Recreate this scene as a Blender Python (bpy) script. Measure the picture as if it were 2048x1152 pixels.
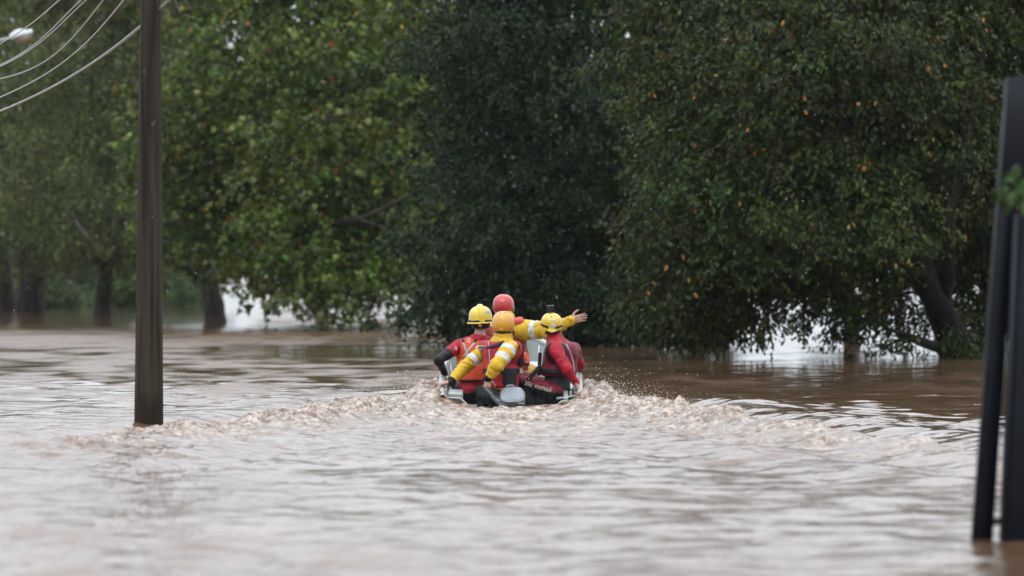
import bpy, math, random
import numpy as np
from mathutils import Vector, Matrix

for _o in list(bpy.data.objects):
    bpy.data.objects.remove(_o, do_unlink=True)
SC = bpy.context.scene
COL = SC.collection

# ------------------------------------------------------------------ camera
EYE = 1.486            # metres above the flood water
LENS = 200.0
K = LENS / 36.0 * 2048  # photo pixels per radian-ish
HOR = 540.0            # photo row of the horizon
cam_d = bpy.data.cameras.new('camera')
cam_d.lens = LENS
cam_d.sensor_width = 36.0
cam_d.shift_y = -(576.0 - HOR) / 2048.0
cam_d.clip_start = 0.5
cam_d.clip_end = 9000
cam_d.dof.use_dof = True
cam_d.dof.focus_distance = 62.0
cam_d.dof.aperture_fstop = 2.8
cam = bpy.data.objects.new('camera', cam_d)
cam.location = (0, 0, EYE)
cam.rotation_euler = (math.radians(90), 0, 0)
COL.objects.link(cam)
SC.camera = cam

# ------------------------------------------------------------------ sky + sun (overcast)
SUN_EL, SUN_AZ = math.radians(58), math.radians(200)
w = bpy.data.worlds.new('World')
SC.world = w
w.use_nodes = True
nt = w.node_tree
nt.nodes.clear()
sky = nt.nodes.new('ShaderNodeTexSky')
sky.sky_type = 'NISHITA'
sky.sun_disc = False
sky.sun_elevation = SUN_EL
sky.sun_rotation = SUN_AZ
sky.air_density = 1.0
sky.dust_density = 4.0
hsv = nt.nodes.new('ShaderNodeHueSaturation')
hsv.inputs['Saturation'].default_value = 0.12
bg = nt.nodes.new('ShaderNodeBackground')
bg.inputs['Strength'].default_value = 0.05
bg2 = nt.nodes.new('ShaderNodeBackground')      # the even cloud layer of an overcast day
bg2.inputs['Color'].default_value = (0.865, 0.935, 1.0, 1)
# brighter towards the zenith, as an overcast sky is
tcw = nt.nodes.new('ShaderNodeTexCoord')
sep = nt.nodes.new('ShaderNodeSeparateXYZ')
grad = nt.nodes.new('ShaderNodeMapRange')
grad.inputs['From Min'].default_value = 0.0
grad.inputs['From Max'].default_value = 1.0
grad.inputs['To Min'].default_value = 1.0
grad.inputs['To Max'].default_value = 2.65
nt.links.new(tcw.outputs['Generated'], sep.inputs[0])
nt.links.new(sep.outputs['Z'], grad.inputs['Value'])
nt.links.new(grad.outputs[0], bg2.inputs['Strength'])
add = nt.nodes.new('ShaderNodeAddShader')
out = nt.nodes.new('ShaderNodeOutputWorld')
nt.links.new(sky.outputs[0], hsv.inputs['Color'])
nt.links.new(hsv.outputs[0], bg.inputs['Color'])
nt.links.new(bg.outputs[0], add.inputs[0])
nt.links.new(bg2.outputs[0], add.inputs[1])
nt.links.new(add.outputs[0], out.inputs['Surface'])

sd = bpy.data.lights.new('sun', 'SUN')
sd.energy = 0.6
sd.angle = math.radians(35)
sd.color = (1.0, 0.97, 0.93)
sun = bpy.data.objects.new('sun', sd)
_sv = Vector((math.sin(SUN_AZ) * math.cos(SUN_EL), math.cos(SUN_AZ) * math.cos(SUN_EL), math.sin(SUN_EL)))
sun.rotation_euler = _sv.to_track_quat('Z', 'Y').to_euler()
sun.location = (0, 20, 40)
COL.objects.link(sun)

SC.view_settings.view_transform = 'Standard'
SC.view_settings.look = 'None'
SC.view_settings.exposure = 0.0
SC.view_settings.gamma = 1.0
SC.view_settings.use_curve_mapping = False
SC.render.engine = 'CYCLES'
SC.cycles.use_denoising = True
SC.cycles.max_bounces = 8
SC.cycles.diffuse_bounces = 3
SC.cycles.glossy_bounces = 4
SC.cycles.transmission_bounces = 4
SC.cycles.transparent_max_bounces = 8
SC.cycles.sample_clamp_indirect = 6.0

# ------------------------------------------------------------------ helpers
def P(px, py, d):
    """photo pixel at a distance d (metres along +Y) -> a point in the place"""
    return np.array([(px - 1024.0) / K * d, d, EYE - (py - HOR) / K * d])

def mesh_obj(name, verts, faces, mat=None, parent=None, smooth=True, mats=None, midx=None):
    verts = np.asarray(verts, dtype=np.float32)
    me = bpy.data.meshes.new(name)
    if isinstance(faces, np.ndarray):
        n, k = faces.shape
        me.vertices.add(len(verts))
        me.vertices.foreach_set('co', verts.ravel())
        me.loops.add(n * k)
        me.loops.foreach_set('vertex_index', faces.astype(np.int32).ravel())
        me.polygons.add(n)
        me.polygons.foreach_set('loop_start', np.arange(n, dtype=np.int32) * k)
        me.polygons.foreach_set('loop_total', np.full(n, k, dtype=np.int32))
        me.update(calc_edges=True)
    else:
        me.from_pydata([tuple(map(float, v)) for v in verts], [], [tuple(map(int, f)) for f in faces])
        me.update()
    if mats:
        for m in mats:
            me.materials.append(m)
        if midx is not None:
            me.polygons.foreach_set('material_index', np.asarray(midx, dtype=np.int32))
    elif mat:
        me.materials.append(mat)
    me.polygons.foreach_set('use_smooth', np.full(len(me.polygons), smooth, dtype=bool))
    o = bpy.data.objects.new(name, me)
    COL.objects.link(o)
    if parent is not None:
        o.parent = parent
        o.matrix_parent_inverse = Matrix.Translation(-Vector(parent.location))
    return o

def empty(name, loc, label=None, cat=None, group=None):
    o = bpy.data.objects.new(name, None)
    o.empty_display_size = 0.2
    o.location = tuple(float(v) for v in loc)
    COL.objects.link(o)
    tag(o, label, cat, group)
    return o

def tag(o, label=None, cat=None, group=None, kind=None):
    if label: o['label'] = label
    if cat: o['category'] = cat
    if group: o['group'] = group
    if kind: o['kind'] = kind
    return o

def tube(path, radii, n=10, cap=True):
    path = np.asarray(path, float)
    m = len(path)
    radii = np.broadcast_to(np.asarray(radii, float), (m,))
    t = np.gradient(path, axis=0)
    t /= np.linalg.norm(t, axis=1)[:, None] + 1e-9
    ref = np.array([0, 0, 1.0]) if abs(t[0][2]) < 0.9 else np.array([1.0, 0, 0])
    u = np.cross(t[0], ref); u /= np.linalg.norm(u)
    vs, fs = [], []
    a = np.arange(n) / n * 2 * math.pi
    for i in range(m):
        u = u - t[i] * np.dot(u, t[i]); u /= np.linalg.norm(u) + 1e-9
        v = np.cross(t[i], u)
        vs.append(path[i] + radii[i] * (np.cos(a)[:, None] * u + np.sin(a)[:, None] * v))
    vs = np.concatenate(vs)
    for i in range(m - 1):
        for j in range(n):
            k = (j + 1) % n
            fs.append((i * n + j, i * n + k, (i + 1) * n + k, (i + 1) * n + j))
    if cap:
        fs.append(tuple(range(n - 1, -1, -1)))
        fs.append(tuple(range((m - 1) * n, m * n)))
    return vs, fs

def merge(parts):
    V, F, o = [], [], 0
    for v, f in parts:
        V.append(np.asarray(v, float))
        F += [tuple(i + o for i in g) for g in f]
        o += len(v)
    return np.concatenate(V), F

def box(c, size, M=None, bev=0.0):
    """a box, its edges chamfered when bev is given, M an optional 3x3"""
    sx, sy, sz = [s / 2 for s in size]
    if bev <= 0:
        v = np.array([(x, y, z) for x in (-sx, sx) for y in (-sy, sy) for z in (-sz, sz)], float)
        f = [(0, 1, 3, 2), (4, 6, 7, 5), (0, 4, 5, 1), (2, 3, 7, 6), (0, 2, 6, 4), (1, 5, 7, 3)]
    else:
        b = bev
        v, f = [], []
        ring = [(-sx + b, -sy), (sx - b, -sy), (sx, -sy + b), (sx, sy - b), (sx - b, sy), (-sx + b, sy), (-sx, sy - b), (-sx, -sy + b)]
        for z, s in ((-sz, b), (-sz + b, 0), (sz - b, 0), (sz, b)):
            for x, y in ring:
                v.append((x - math.copysign(min(s, abs(x)), x), y - math.copysign(min(s, abs(y)), y), z))
        for i in range(3):
            for j in range(8):
                k = (j + 1) % 8
                f.append((i * 8 + j, i * 8 + k, (i + 1) * 8 + k, (i + 1) * 8 + j))
        f.append(tuple(range(7, -1, -1)))
        f.append(tuple(range(24, 32)))
        v = np.array(v, float)
    if M is not None:
        v = v @ np.asarray(M, float).T
    return v + np.asarray(c, float), f

def _hash(ix, iy, iz, seed):
    h = (ix.astype(np.uint32) * np.uint32(374761393) + iy.astype(np.uint32) * np.uint32(668265263)
         + iz.astype(np.uint32) * np.uint32(2246822519) + np.uint32((seed * 3266489917) & 0xffffffff))
    h = (h ^ (h >> np.uint32(13))) * np.uint32(1274126177)
    h = h ^ (h >> np.uint32(16))
    return h

def noise3(x, y, z, seed=0):
    """gradient noise, about -1..1"""
    x = np.asarray(x, np.float64); y = np.asarray(y, np.float64); z = np.asarray(z, np.float64)
    x, y, z = np.broadcast_arrays(x, y, z)
    xi, yi, zi = np.floor(x), np.floor(y), np.floor(z)
    fx, fy, fz = x - xi, y - yi, z - zi
    xi, yi, zi = xi.astype(np.int64), yi.astype(np.int64), zi.astype(np.int64)
    u, v, ww = [t * t * t * (t * (t * 6 - 15) + 10) for t in (fx, fy, fz)]
    res = 0
    for dx in (0, 1):
        for dy in (0, 1):
            for dz in (0, 1):
                h = _hash((xi + dx) & 0xffffffff, (yi + dy) & 0xffffffff, (zi + dz) & 0xffffffff, seed)
                gx = (h & np.uint32(1023)).astype(np.float64) / 511.5 - 1
                gy = ((h >> np.uint32(10)) & np.uint32(1023)).astype(np.float64) / 511.5 - 1
                gz = ((h >> np.uint32(20)) & np.uint32(1023)).astype(np.float64) / 511.5 - 1
                g = gx * (fx - dx) + gy * (fy - dy) + gz * (fz - dz)
                res = res + g * (u if dx else 1 - u) * (v if dy else 1 - v) * (ww if dz else 1 - ww)
    return res * 1.3

def noise2(x, y, seed=0):
    x = np.asarray(x, np.float64); y = np.asarray(y, np.float64)
    x, y = np.broadcast_arrays(x, y)
    xi, yi = np.floor(x), np.floor(y)
    fx, fy = x - xi, y - yi
    xi, yi = xi.astype(np.int64), yi.astype(np.int64)
    u, v = [t * t * t * (t * (t * 6 - 15) + 10) for t in (fx, fy)]
    res = 0
    zz = np.zeros_like(xi)
    for dx in (0, 1):
        for dy in (0, 1):
            h = _hash((xi + dx) & 0xffffffff, (yi + dy) & 0xffffffff, zz, seed)
            a = (h & np.uint32(4095)).astype(np.float64) / 4096 * 2 * math.pi
            g = np.cos(a) * (fx - dx) + np.sin(a) * (fy - dy)
            res = res + g * (u if dx else 1 - u) * (v if dy else 1 - v)
    return res * 1.4

def smoothstep(a, b, x):
    t = np.clip((x - a) / (b - a), 0, 1)
    return t * t * (3 - 2 * t)

# ------------------------------------------------------------------ materials
def principled(name, color, rough=0.5, metal=0.0, spec=0.5, var=0.0, scale=8.0, bump=0.0, bscale=40.0, stretch=None, var2=None, coat=0.0):
    """a Principled material with a little noise in its colour and relief"""
    m = bpy.data.materials.new(name)
    m.use_nodes = True
    t = m.node_tree
    b = t.nodes['Principled BSDF']
    b.inputs['Roughness'].default_value = rough
    b.inputs['Metallic'].default_value = metal
    b.inputs['Specular IOR Level'].default_value = spec
    b.inputs['Coat Weight'].default_value = coat
    b.inputs['Coat Roughness'].default_value = 0.12
    tc = t.nodes.new('ShaderNodeTexCoord')
    src = tc.outputs['Object']
    if stretch:
        mp = t.nodes.new('ShaderNodeMapping')
        mp.inputs['Scale'].default_value = stretch
        t.links.new(src, mp.inputs['Vector'])
        src = mp.outputs[0]
    nz = t.nodes.new('ShaderNodeTexNoise')
    nz.inputs['Scale'].default_value = scale
    nz.inputs['Detail'].default_value = 5
    t.links.new(src, nz.inputs['Vector'])
    c = np.array(color[:3])
    lo = np.clip(c * (1 - var), 0, 1)
    hi = np.clip(np.array(var2 if var2 is not None else c * (1 + var)), 0, 1)
    r = t.nodes.new('ShaderNodeValToRGB')
    r.color_ramp.elements[0].position = 0.35
    r.color_ramp.elements[1].position = 0.68
    r.color_ramp.elements[0].color = (*lo, 1)
    r.color_ramp.elements[1].color = (*hi, 1)
    t.links.new(nz.outputs['Fac'], r.inputs['Fac'])
    t.links.new(r.outputs['Color'], b.inputs['Base Color'])
    if bump > 0:
        n2 = t.nodes.new('ShaderNodeTexNoise')
        n2.inputs['Scale'].default_value = bscale
        n2.inputs['Detail'].default_value = 4
        t.links.new(src, n2.inputs['Vector'])
        bp = t.nodes.new('ShaderNodeBump')
        bp.inputs['Strength'].default_value = bump
        bp.inputs['Distance'].default_value = 0.01
        t.links.new(n2.outputs['Fac'], bp.inputs['Height'])
        t.links.new(bp.outputs[0], b.inputs['Normal'])
    return m
# ------------------------------------------------------------------ flood water
def spaced(a, b, step, grow_to, ratio):
    v = list(np.arange(a, b, step))
    s = step
    x = v[-1]
    while x < grow_to:
        s *= ratio
        x += s
        v.append(x)
    return v

def make_water():
    xr = np.array(spaced(0.0, 4.1, 0.047, 2600, 1.065))
    xs = np.concatenate([-xr[:0:-1], xr])
    y1 = list(np.arange(26.0, 44.0, 0.09))
    y2 = list(np.arange(44.0, 65.0, 0.042))
    y3, s, y = [], 0.042, y2[-1]
    while y < 4200:
        s *= 1.0155
        y += s
        y3.append(y)
    y0, s, y = [], 0.06, 26.0
    while y > -400:
        s *= 1.12
        y -= s
        y0.append(y)
    ys = np.array(y0[::-1] + y1 + y2 + y3)
    nx, ny = len(xs), len(ys)
    X, Y = np.meshgrid(xs, ys)
    dy = np.gradient(ys)[:, None]
    dx = np.gradient(xs)[None, :]
    cell = np.maximum(dy * 0.7, dx) + 0 * X
    rng = np.random.RandomState(7)
    Z = np.zeros_like(X)
    # patches of ruffled and calm water; the lee of the trees is calmest
    patch = 0.75 + 0.55 * noise2(X * 0.16, Y * 0.045, 3) + 0.25 * noise2(X * 0.5 + 9, Y * 0.16, 5)
    patch = np.clip(patch, 0.25, 1.5)
    lee = 1 - 0.72 * smoothstep(72, 100, Y)
    # slack water on the side of the big trees, outside the wake
    R_y = [38, 41, 43.4, 48.3, 54.5, 58.5, 60.5, 62.4, 64.0, 65.5]
    R_x = [4.6, 4.1, 3.55, 2.85, 1.85, 1.35, 1.08, 0.95, 0.88, 0.6]
    slack = smoothstep(0.0, 0.7, X - np.interp(Y, R_y, R_x) - 0.25) * smoothstep(44, 53, Y) * smoothstep(260, 140, Y)
    slack = slack * np.clip(0.85 + 0.5 * noise2(X * 0.4, Y * 0.11, 97), 0, 1)
    lee = lee * (1 - 0.45 * slack)
    # inner field of the disturbed mesh only
    win = (np.abs(X) < 60) & (Y > 10) & (Y < 420)
    for i in range(62):
        lam = 0.19 * (1.5 / 0.19) ** rng.rand() if i > 2 else 1.6 + 3 * rng.rand()
        ang = rng.normal(math.pi / 2, 0.95)
        k = 2 * math.pi / lam
        slope = 0.0235 if lam < 1.5 else 0.0065
        att = np.clip(lam / (3.2 * cell) - 0.6, 0, 1)
        ph = rng.rand() * 6.28
        wob = 0.8 * noise2(X / (lam * 3.1) + i * 7.3, Y / (lam * 3.1), 11 + i) if i % 2 == 0 else 0
        arg = k * (X * math.cos(ang) + Y * math.sin(ang)) + ph + wob * 2.2
        sn = np.sin(arg)
        Z += att * (slope / k) * (sn + 0.25 * np.cos(2 * arg)) * (patch if lam < 2 else 1) * lee
    Z *= np.where(win, 1.0, smoothstep(600, 300, np.abs(X)) * smoothstep(900, 300, Y))
    # -------- the wake: two arms that open behind the boat, wash between them
    foam = np.zeros_like(X)
    L_y = [40, 44, 46.5, 48, 52.5, 57, 60, 62.4, 64.0, 65.5]
    L_x = [-5.2, -4.4, -3.95, -3.55, -2.45, -1.62, -1.12, -0.92, -0.86, -0.6]
    R_y = [38, 41, 43.4, 48.3, 54.5, 58.5, 60.5, 62.4, 64.0, 65.5]
    R_x = [4.6, 4.1, 3.55, 2.85, 1.85, 1.35, 1.08, 0.95, 0.88, 0.6]
    h_y = [40, 44, 47, 50, 54, 58, 60.5, 62.0, 63.2, 64.2, 65.2]
    L_h = [0, 0.03, 0.07, 0.075, 0.12, 0.13, 0.09, 0.19, 0.20, 0.10, 0]
    R_h = [0, 0.08, 0.10, 0.11, 0.13, 0.13, 0.11, 0.20, 0.21, 0.10, 0]
    L_f = [0, 0.15, 0.45, 0.75, 0.9, 1.0, 0.75, 1.0, 1.0, .9, 0]
    R_f = [0, 0.3, 0.5, 0.65, 0.85, 1.0, 1.0, 1.0, 1.0, .9, 0]
    near = (Y > 37) & (Y < 67) & (np.abs(X) < 9)
    xn, yn = X[near], Y[near]
    zz = np.zeros_like(xn); ff = np.zeros_like(xn)
    big = noise2(xn * 1.1, yn * 0.55, 21)
    for yy, xx, hh, fo, sg in ((L_y, L_x, L_h, L_f, -1), (R_y, R_x, R_h, R_f, 1)):
        xc = np.interp(yn, yy, xx) + 0.16 * noise2(yn * 0.7, 0.3 + 0 * yn, 31 + sg) + 0.07 * noise2(yn * 2.1, 0.7 + 0 * yn, 33 + sg)
        u = (xn - xc) * sg                      # + is outside the wake
        h = np.interp(yn, h_y, hh) * (1 + 0.35 * noise2(yn * 0.9, 5.0 + 0 * yn, 35 + sg))
        wo = 0.20 + 0.006 * (62 - yn).clip(0, 20)
        wi = 0.42 + 0.02 * (62 - yn).clip(0, 20)
        prof = np.where(u > 0, np.exp(-(u / wo) ** 2), np.exp(-(u / wi) ** 2))
        zz += h * prof
        zz -= 0.45 * h * np.exp(-((u - 0.75) / 0.45) ** 2)          # the trough outside
        zz += 0.4 * h * np.exp(-((u - 1.55) / 0.42) ** 2)           # and the second ridge
        zz += 0.028 * np.interp(yn, [38, 41, 47, 55, 60], [0, 1, 1, .6, 0]) * np.cos(2 * math.pi * (u + 1.3) / 1.5) * np.exp(-((u + 1.3) / 1.3) ** 2)
        fi = 0.5 + 0.035 * (62 - yn).clip(0, 20)
        fprof = np.where(u > 0, np.exp(-(u / (wo * 0.95)) ** 2), np.exp(-(u / fi) ** 2))
        ff = np.maximum(ff, np.interp(yn, h_y, fo) * fprof)
    # propeller wash between the arms
    wash = np.exp(-(xn / (0.85 + 0.05 * (62 - yn).clip(0, 30))) ** 2) * np.interp(yn, [42, 47, 52, 57, 61.2, 61.9], [0, 0.15, 0.5, 0.95, 1.0, 0.0])
    ff = np.maximum(ff, wash)
    zz += 0.03 * wash * (0.2 + big)
    zz -= 0.035 * np.exp(-((yn - 61.4) / 0.9) ** 2) * np.exp(-(xn / 0.8) ** 2)
    # billows of churned water
    wx = xn + 0.10 * noise2(xn * 3.0, yn * 2.2, 51); wy = yn + 0.14 * noise2(xn * 3.0 + 40, yn * 2.2, 52)
    b1 = 1 - np.abs(noise2(wx * 4.3, wy * 2.4, 41)) * 2.1
    b2 = 1 - np.abs(noise2(wx * 8.6 + 3, wy * 5.0, 42)) * 2.1
    b3 = noise2(wx * 14.0, wy * 9.0, 43)
    lump = (0.5 * (1 - b1) * 1.6 + 0.42 * (1 - b2) * 1.2 + 0.2 * b3)
    fm = np.clip(ff * 1.25 + 0.55 * noise2(xn * 1.6, yn * 1.1, 44) * smoothstep(0.03, 0.3, ff) - 0.16, 0, 1)
    near_boat = np.interp(yn, [44, 50, 56, 60, 61.5, 62.2, 64], [0.4, 0.7, 1.0, 0.9, 0.8, 1.4, 1.4]) * (0.55 + 0.6 * smoothstep(0.5, 0.95, np.abs(xn)))
    zz += fm * 0.074 * near_boat * (lump - 0.45)
    # foam lies thick on the billows and thins between them
    cov = fm * np.clip(0.15 + 0.95 * lump + 0.55 * noise2(wx * 4, wy * 2.2, 46), 0, 1.2)
    foam[near] = np.clip(cov, 0, 1)
    Z[near] += zz
    Z[near] += 0
    # -------- the hull holds the water out
    s = Y - 61.45
    hb = np.interp(s, [-0.05, 0, 2.0, 2.8, 3.6, 4.2, 4.5], [0, 0.70, 0.70, 0.60, 0.42, 0.2, 0.0])
    inside = smoothstep(0.0, 0.05, hb - np.abs(X)) * ((s > 0) & (s < 4.5))
    Z = Z * (1 - inside) + inside * (-0.30)
    foam *= (1 - inside)
    verts = np.stack([X, Y, Z], -1).reshape(-1, 3)
    idx = np.arange(nx * ny).reshape(ny, nx)
    faces = np.stack([idx[:-1, :-1], idx[:-1, 1:], idx[1:, 1:], idx[1:, :-1]], -1).reshape(-1, 4)
    # how ruffled the surface is: currents and eddies, calm in the lee of the trees
    px = X / np.maximum(Y, 1) * K
    ruf = 0.95 + 0.40 * noise2(X * 0.22, Y * 0.055, 91) + 0.28 * noise2(X * 0.7, Y * 0.2, 92)
    calm = 0.80 * smoothstep(-60, 260, px) * smoothstep(70, 82, Y) * smoothstep(1200, 240, Y)
    calm = np.maximum(calm, 0.85 * smoothstep(-60, 60, px + 150 * noise2(Y * 0.05, X * 0.02, 93)) * smoothstep(62, 72, Y) * 0.55)
    calm = np.maximum(calm, 0.90 * smoothstep(124, 165, Y) * smoothstep(-480, -560, px) * smoothstep(400, 300, Y))
    calm = np.maximum(calm, 0.7 * smoothstep(92, 98, Y) * smoothstep(116, 110, Y) * smoothstep(-680, -400, px))
    calm = np.maximum(calm, 0.72 * slack)
    fine = smoothstep(50, 65, Y) * smoothstep(190, 110, Y)
    ruf = ruf + fine * (1.0 * noise2(X * 1.0, Y * 0.30, 94) + 0.8 * noise2(X * 2.4, Y * 0.62, 95))
    ruf = ruf + 0.6 * smoothstep(108, 116, Y) * smoothstep(132, 126, Y) * smoothstep(-330, -430, px)
    ruf = np.clip(ruf, 0.12, 2.2) * (1 - calm)
    gloss = 0.035 + ruf * (0.115 + 0.075 * smoothstep(62, 85, Y))      # ripples too small to model
    o = mesh_obj('flood_water', verts, faces)
    ar = o.data.attributes.new('ruffle', 'FLOAT', 'POINT')
    ar.data.foreach_set('value', ruf.astype(np.float32).ravel())
    ag = o.data.attributes.new('gloss', 'FLOAT', 'POINT')
    ag.data.foreach_set('value', np.clip(gloss, 0.03, 0.4).astype(np.float32).ravel())
    at = o.data.attributes.new('foam', 'FLOAT', 'POINT')
    at.data.foreach_set('value', foam.astype(np.float32).ravel())
    tag(o, 'brown flood water covering the ground, ruffled by the boat wake', None, kind='structure')

    m = bpy.data.materials.new('muddy_water')
    m.use_nodes = True
    t = m.node_tree
    b = t.nodes['Principled BSDF']
    N = t.nodes.new
    Lk = t.links.new
    geo = N('ShaderNodeNewGeometry')
    at = N('ShaderNodeAttribute'); at.attribute_name = 'foam'
    mp = N('ShaderNodeMapping'); mp.inputs['Scale'].default_value = (1.0, 0.6, 1.0)
    Lk(geo.outputs['Position'], mp.inputs['Vector'])
    silt = N('ShaderNodeTexNoise'); silt.inputs['Scale'].default_value = 0.35; silt.inputs['Detail'].default_value = 4
    Lk(mp.outputs[0], silt.inputs['Vector'])
    wc = N('ShaderNodeValToRGB')
    wc.color_ramp.elements[0].position = 0.3; wc.color_ramp.elements[1].position = 0.7
    wc.color_ramp.elements[0].color = (0.088, 0.046, 0.025, 1)
    wc.color_ramp.elements[1].color = (0.118, 0.066, 0.04, 1)
    Lk(silt.outputs['Fac'], wc.inputs['Fac'])
    fn = N('ShaderNodeTexNoise'); fn.inputs['Scale'].default_value = 11.0; fn.inputs['Detail'].default_value = 7; fn.inputs['Roughness'].default_value = 0.65
    Lk(mp.outputs[0], fn.inputs['Vector'])
    fc = N('ShaderNodeValToRGB')
    fc.color_ramp.elements[0].position = 0.41; fc.color_ramp.elements[1].position = 0.63
    fc.color_ramp.elements[0].color = (0.115, 0.06, 0.034, 1)
    fc.color_ramp.elements[1].color = (0.43, 0.345, 0.285, 1)
    fk = N('ShaderNodeTexNoise'); fk.inputs['Scale'].default_value = 34.0; fk.inputs['Detail'].default_value = 3
    Lk(mp.outputs[0], fk.inputs['Vector'])
    fm1 = N('ShaderNodeMath'); fm1.operation = 'MULTIPLY_ADD'; fm1.inputs[1].default_value = 0.55; fm1.inputs[2].default_value = -0.275
    Lk(fk.outputs['Fac'], fm1.inputs[0])
    fm2 = N('ShaderNodeMath'); fm2.operation = 'ADD'
    Lk(fn.outputs['Fac'], fm2.inputs[0]); Lk(fm1.outputs[0], fm2.inputs[1])
    Lk(fm2.outputs[0], fc.inputs['Fac'])
    # foam breaks up along its edge
    ma = N('ShaderNodeMath'); ma.operation = 'ADD'
    ms = N('ShaderNodeMath'); ms.operation = 'MULTIPLY_ADD'
    ms.inputs[1].default_value = 0.9; ms.inputs[2].default_value = -0.45
    Lk(fn.outputs['Fac'], ms.inputs[0])
    Lk(at.outputs['Fac'], ma.inputs[0]); Lk(ms.outputs[0], ma.inputs[1])
    gate = N('ShaderNodeMapRange'); gate.inputs['From Min'].default_value = 0.16; gate.inputs['From Max'].default_value = 0.62
    Lk(ma.outputs[0], gate.inputs['Value'])
    mul = N('ShaderNodeMath'); mul.operation = 'MULTIPLY'; mul.use_clamp = True
    pre = N('ShaderNodeMapRange'); pre.inputs['From Min'].default_value = 0.02; pre.inputs['From Max'].default_value = 0.2
    Lk(at.outputs['Fac'], pre.inputs['Value'])
    Lk(gate.outputs[0], mul.inputs[0]); Lk(pre.outputs[0], mul.inputs[1])
    mx = N('ShaderNodeMix'); mx.data_type = 'RGBA'
    Lk(mul.outputs[0], mx.inputs[0]); Lk(wc.outputs[0], mx.inputs[6]); Lk(fc.outputs[0], mx.inputs[7])
    Lk(mx.outputs[2], b.inputs['Base Color'])
    rr = N('ShaderNodeMapRange'); rr.inputs['To Max'].default_value = 0.22
    ga = N('ShaderNodeAttribute'); ga.attribute_name = 'gloss'
    ra = N('ShaderNodeAttribute'); ra.attribute_name = 'ruffle'
    Lk(ga.outputs['Fac'], rr.inputs['To Min'])
    Lk(mul.outputs[0], rr.inputs['Value'])
    Lk(rr.outputs[0], b.inputs['Roughness'])
    b.inputs['IOR'].default_value = 1.40
    # ripples from a metre down to centimetres, as strong as the water there is ruffled
    mp2 = N('ShaderNodeMapping'); mp2.inputs['Scale'].default_value = (1.0, 0.5, 1.0)
    Lk(geo.outputs['Position'], mp2.inputs['Vector'])
    r1 = N('ShaderNodeTexNoise'); r1.inputs['Scale'].default_value = 2.6; r1.inputs['Detail'].default_value = 5; r1.inputs['Roughness'].default_value = 0.55
    Lk(mp2.outputs[0], r1.inputs['Vector'])
    bp = N('ShaderNodeBump'); bp.inputs['Distance'].default_value = 0.045
    Lk(ra.outputs['Fac'], bp.inputs['Strength'])
    Lk(r1.outputs['Fac'], bp.inputs['Height'])
    bp2 = N('ShaderNodeBump'); bp2.inputs['Distance'].default_value = 0.03
    Lk(fn.outputs['Fac'], bp2.inputs['Height']); Lk(mul.outputs[0], bp2.inputs['Strength'])
    Lk(bp.outputs[0], bp2.inputs['Normal'])
    Lk(bp2.outputs[0], b.inputs['Normal'])
    o.data.materials.append(m)
    return o

water = make_water()

# a low wooded rise that closes the far side of the flooded plain
def make_hill():
    xs = np.linspace(-2200, 2200, 120)
    prof = 9 + 5 * noise2(xs / 260, 0.2 + 0 * xs, 61) + 2.5 * noise2(xs / 60, 0.6 + 0 * xs, 62)
    V, F = [], []
    rows = [(2300, 0 * prof - 1.0), (2330, prof * 0.6), (2420, prof), (2700, prof * 1.5), (3400, prof * 1.7)]
    for y, z in rows:
        V += [(x, y, zz) for x, zz in zip(xs, z)]
    n = len(xs)
    for r in range(len(rows) - 1):
        for i in range(n - 1):
            F.append((r * n + i, r * n + i + 1, (r + 1) * n + i + 1, (r + 1) * n + i))
    o = mesh_obj('hill', V, F, principled('far_woods', (0.05, 0.065, 0.04), 0.9, var=0.3, scale=0.05))
    tag(o, 'low wooded hill on the far side of the flood', None, kind='structure')
make_hill()
# ------------------------------------------------------------------ trees
def leaf_material(name, rough=0.42, trans=0.3):
    m = bpy.data.materials.new(name)
    m.use_nodes = True
    t = m.node_tree
    b = t.nodes['Principled BSDF']
    a = t.nodes.new('ShaderNodeAttribute'); a.attribute_name = 'tint'
    t.links.new(a.outputs['Color'], b.inputs['Base Color'])
    b.inputs['Roughness'].default_value = rough
    b.inputs['Specular IOR Level'].default_value = 0.2
    tr = t.nodes.new('ShaderNodeBsdfTranslucent')
    t.links.new(a.outputs['Color'], tr.inputs['Color'])
    mx = t.nodes.new('ShaderNodeMixShader'); mx.inputs[0].default_value = trans
    t.links.new(b.outputs[0], mx.inputs[1]); t.links.new(tr.outputs[0], mx.inputs[2])
    t.links.new(mx.outputs[0], t.nodes['Material Output'].inputs['Surface'])
    return m

LEAF = leaf_material('wet_leaf')
def flat_leaf(name, c):
    m = principled(name, c, 0.4, spec=0.22, var=0.2, scale=30)
    return m
LEAF_ORANGE = flat_leaf('leaf_orange', (0.27, 0.105, 0.016))
LEAF_YELLOW = flat_leaf('leaf_yellow', (0.22, 0.16, 0.02))
LEAF_GREEN = flat_leaf('leaf_green', (0.042, 0.062, 0.014))
LEAF_DARK = flat_leaf('leaf_dark', (0.016, 0.026, 0.013))
LEAF_FRESH = flat_leaf('leaf_fresh', (0.036, 0.075, 0.018))
BARK_DARK = principled('wet_bark_dark', (0.009, 0.0075, 0.006), 0.75, spec=0.2, var=0.5, scale=6, bump=0.8, bscale=25, stretch=(1, 1, 0.3))
BARK_GREY = principled('bark_grey', (0.022, 0.018, 0.014), 0.8, spec=0.2, var=0.5, scale=5, bump=0.8, bscale=25, stretch=(1, 1, 0.3))
BARK_PALE = principled('bark_pale', (0.15, 0.145, 0.125), 0.75, var=0.4, scale=5, bump=0.6, bscale=25, stretch=(1, 1, 0.3))

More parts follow.
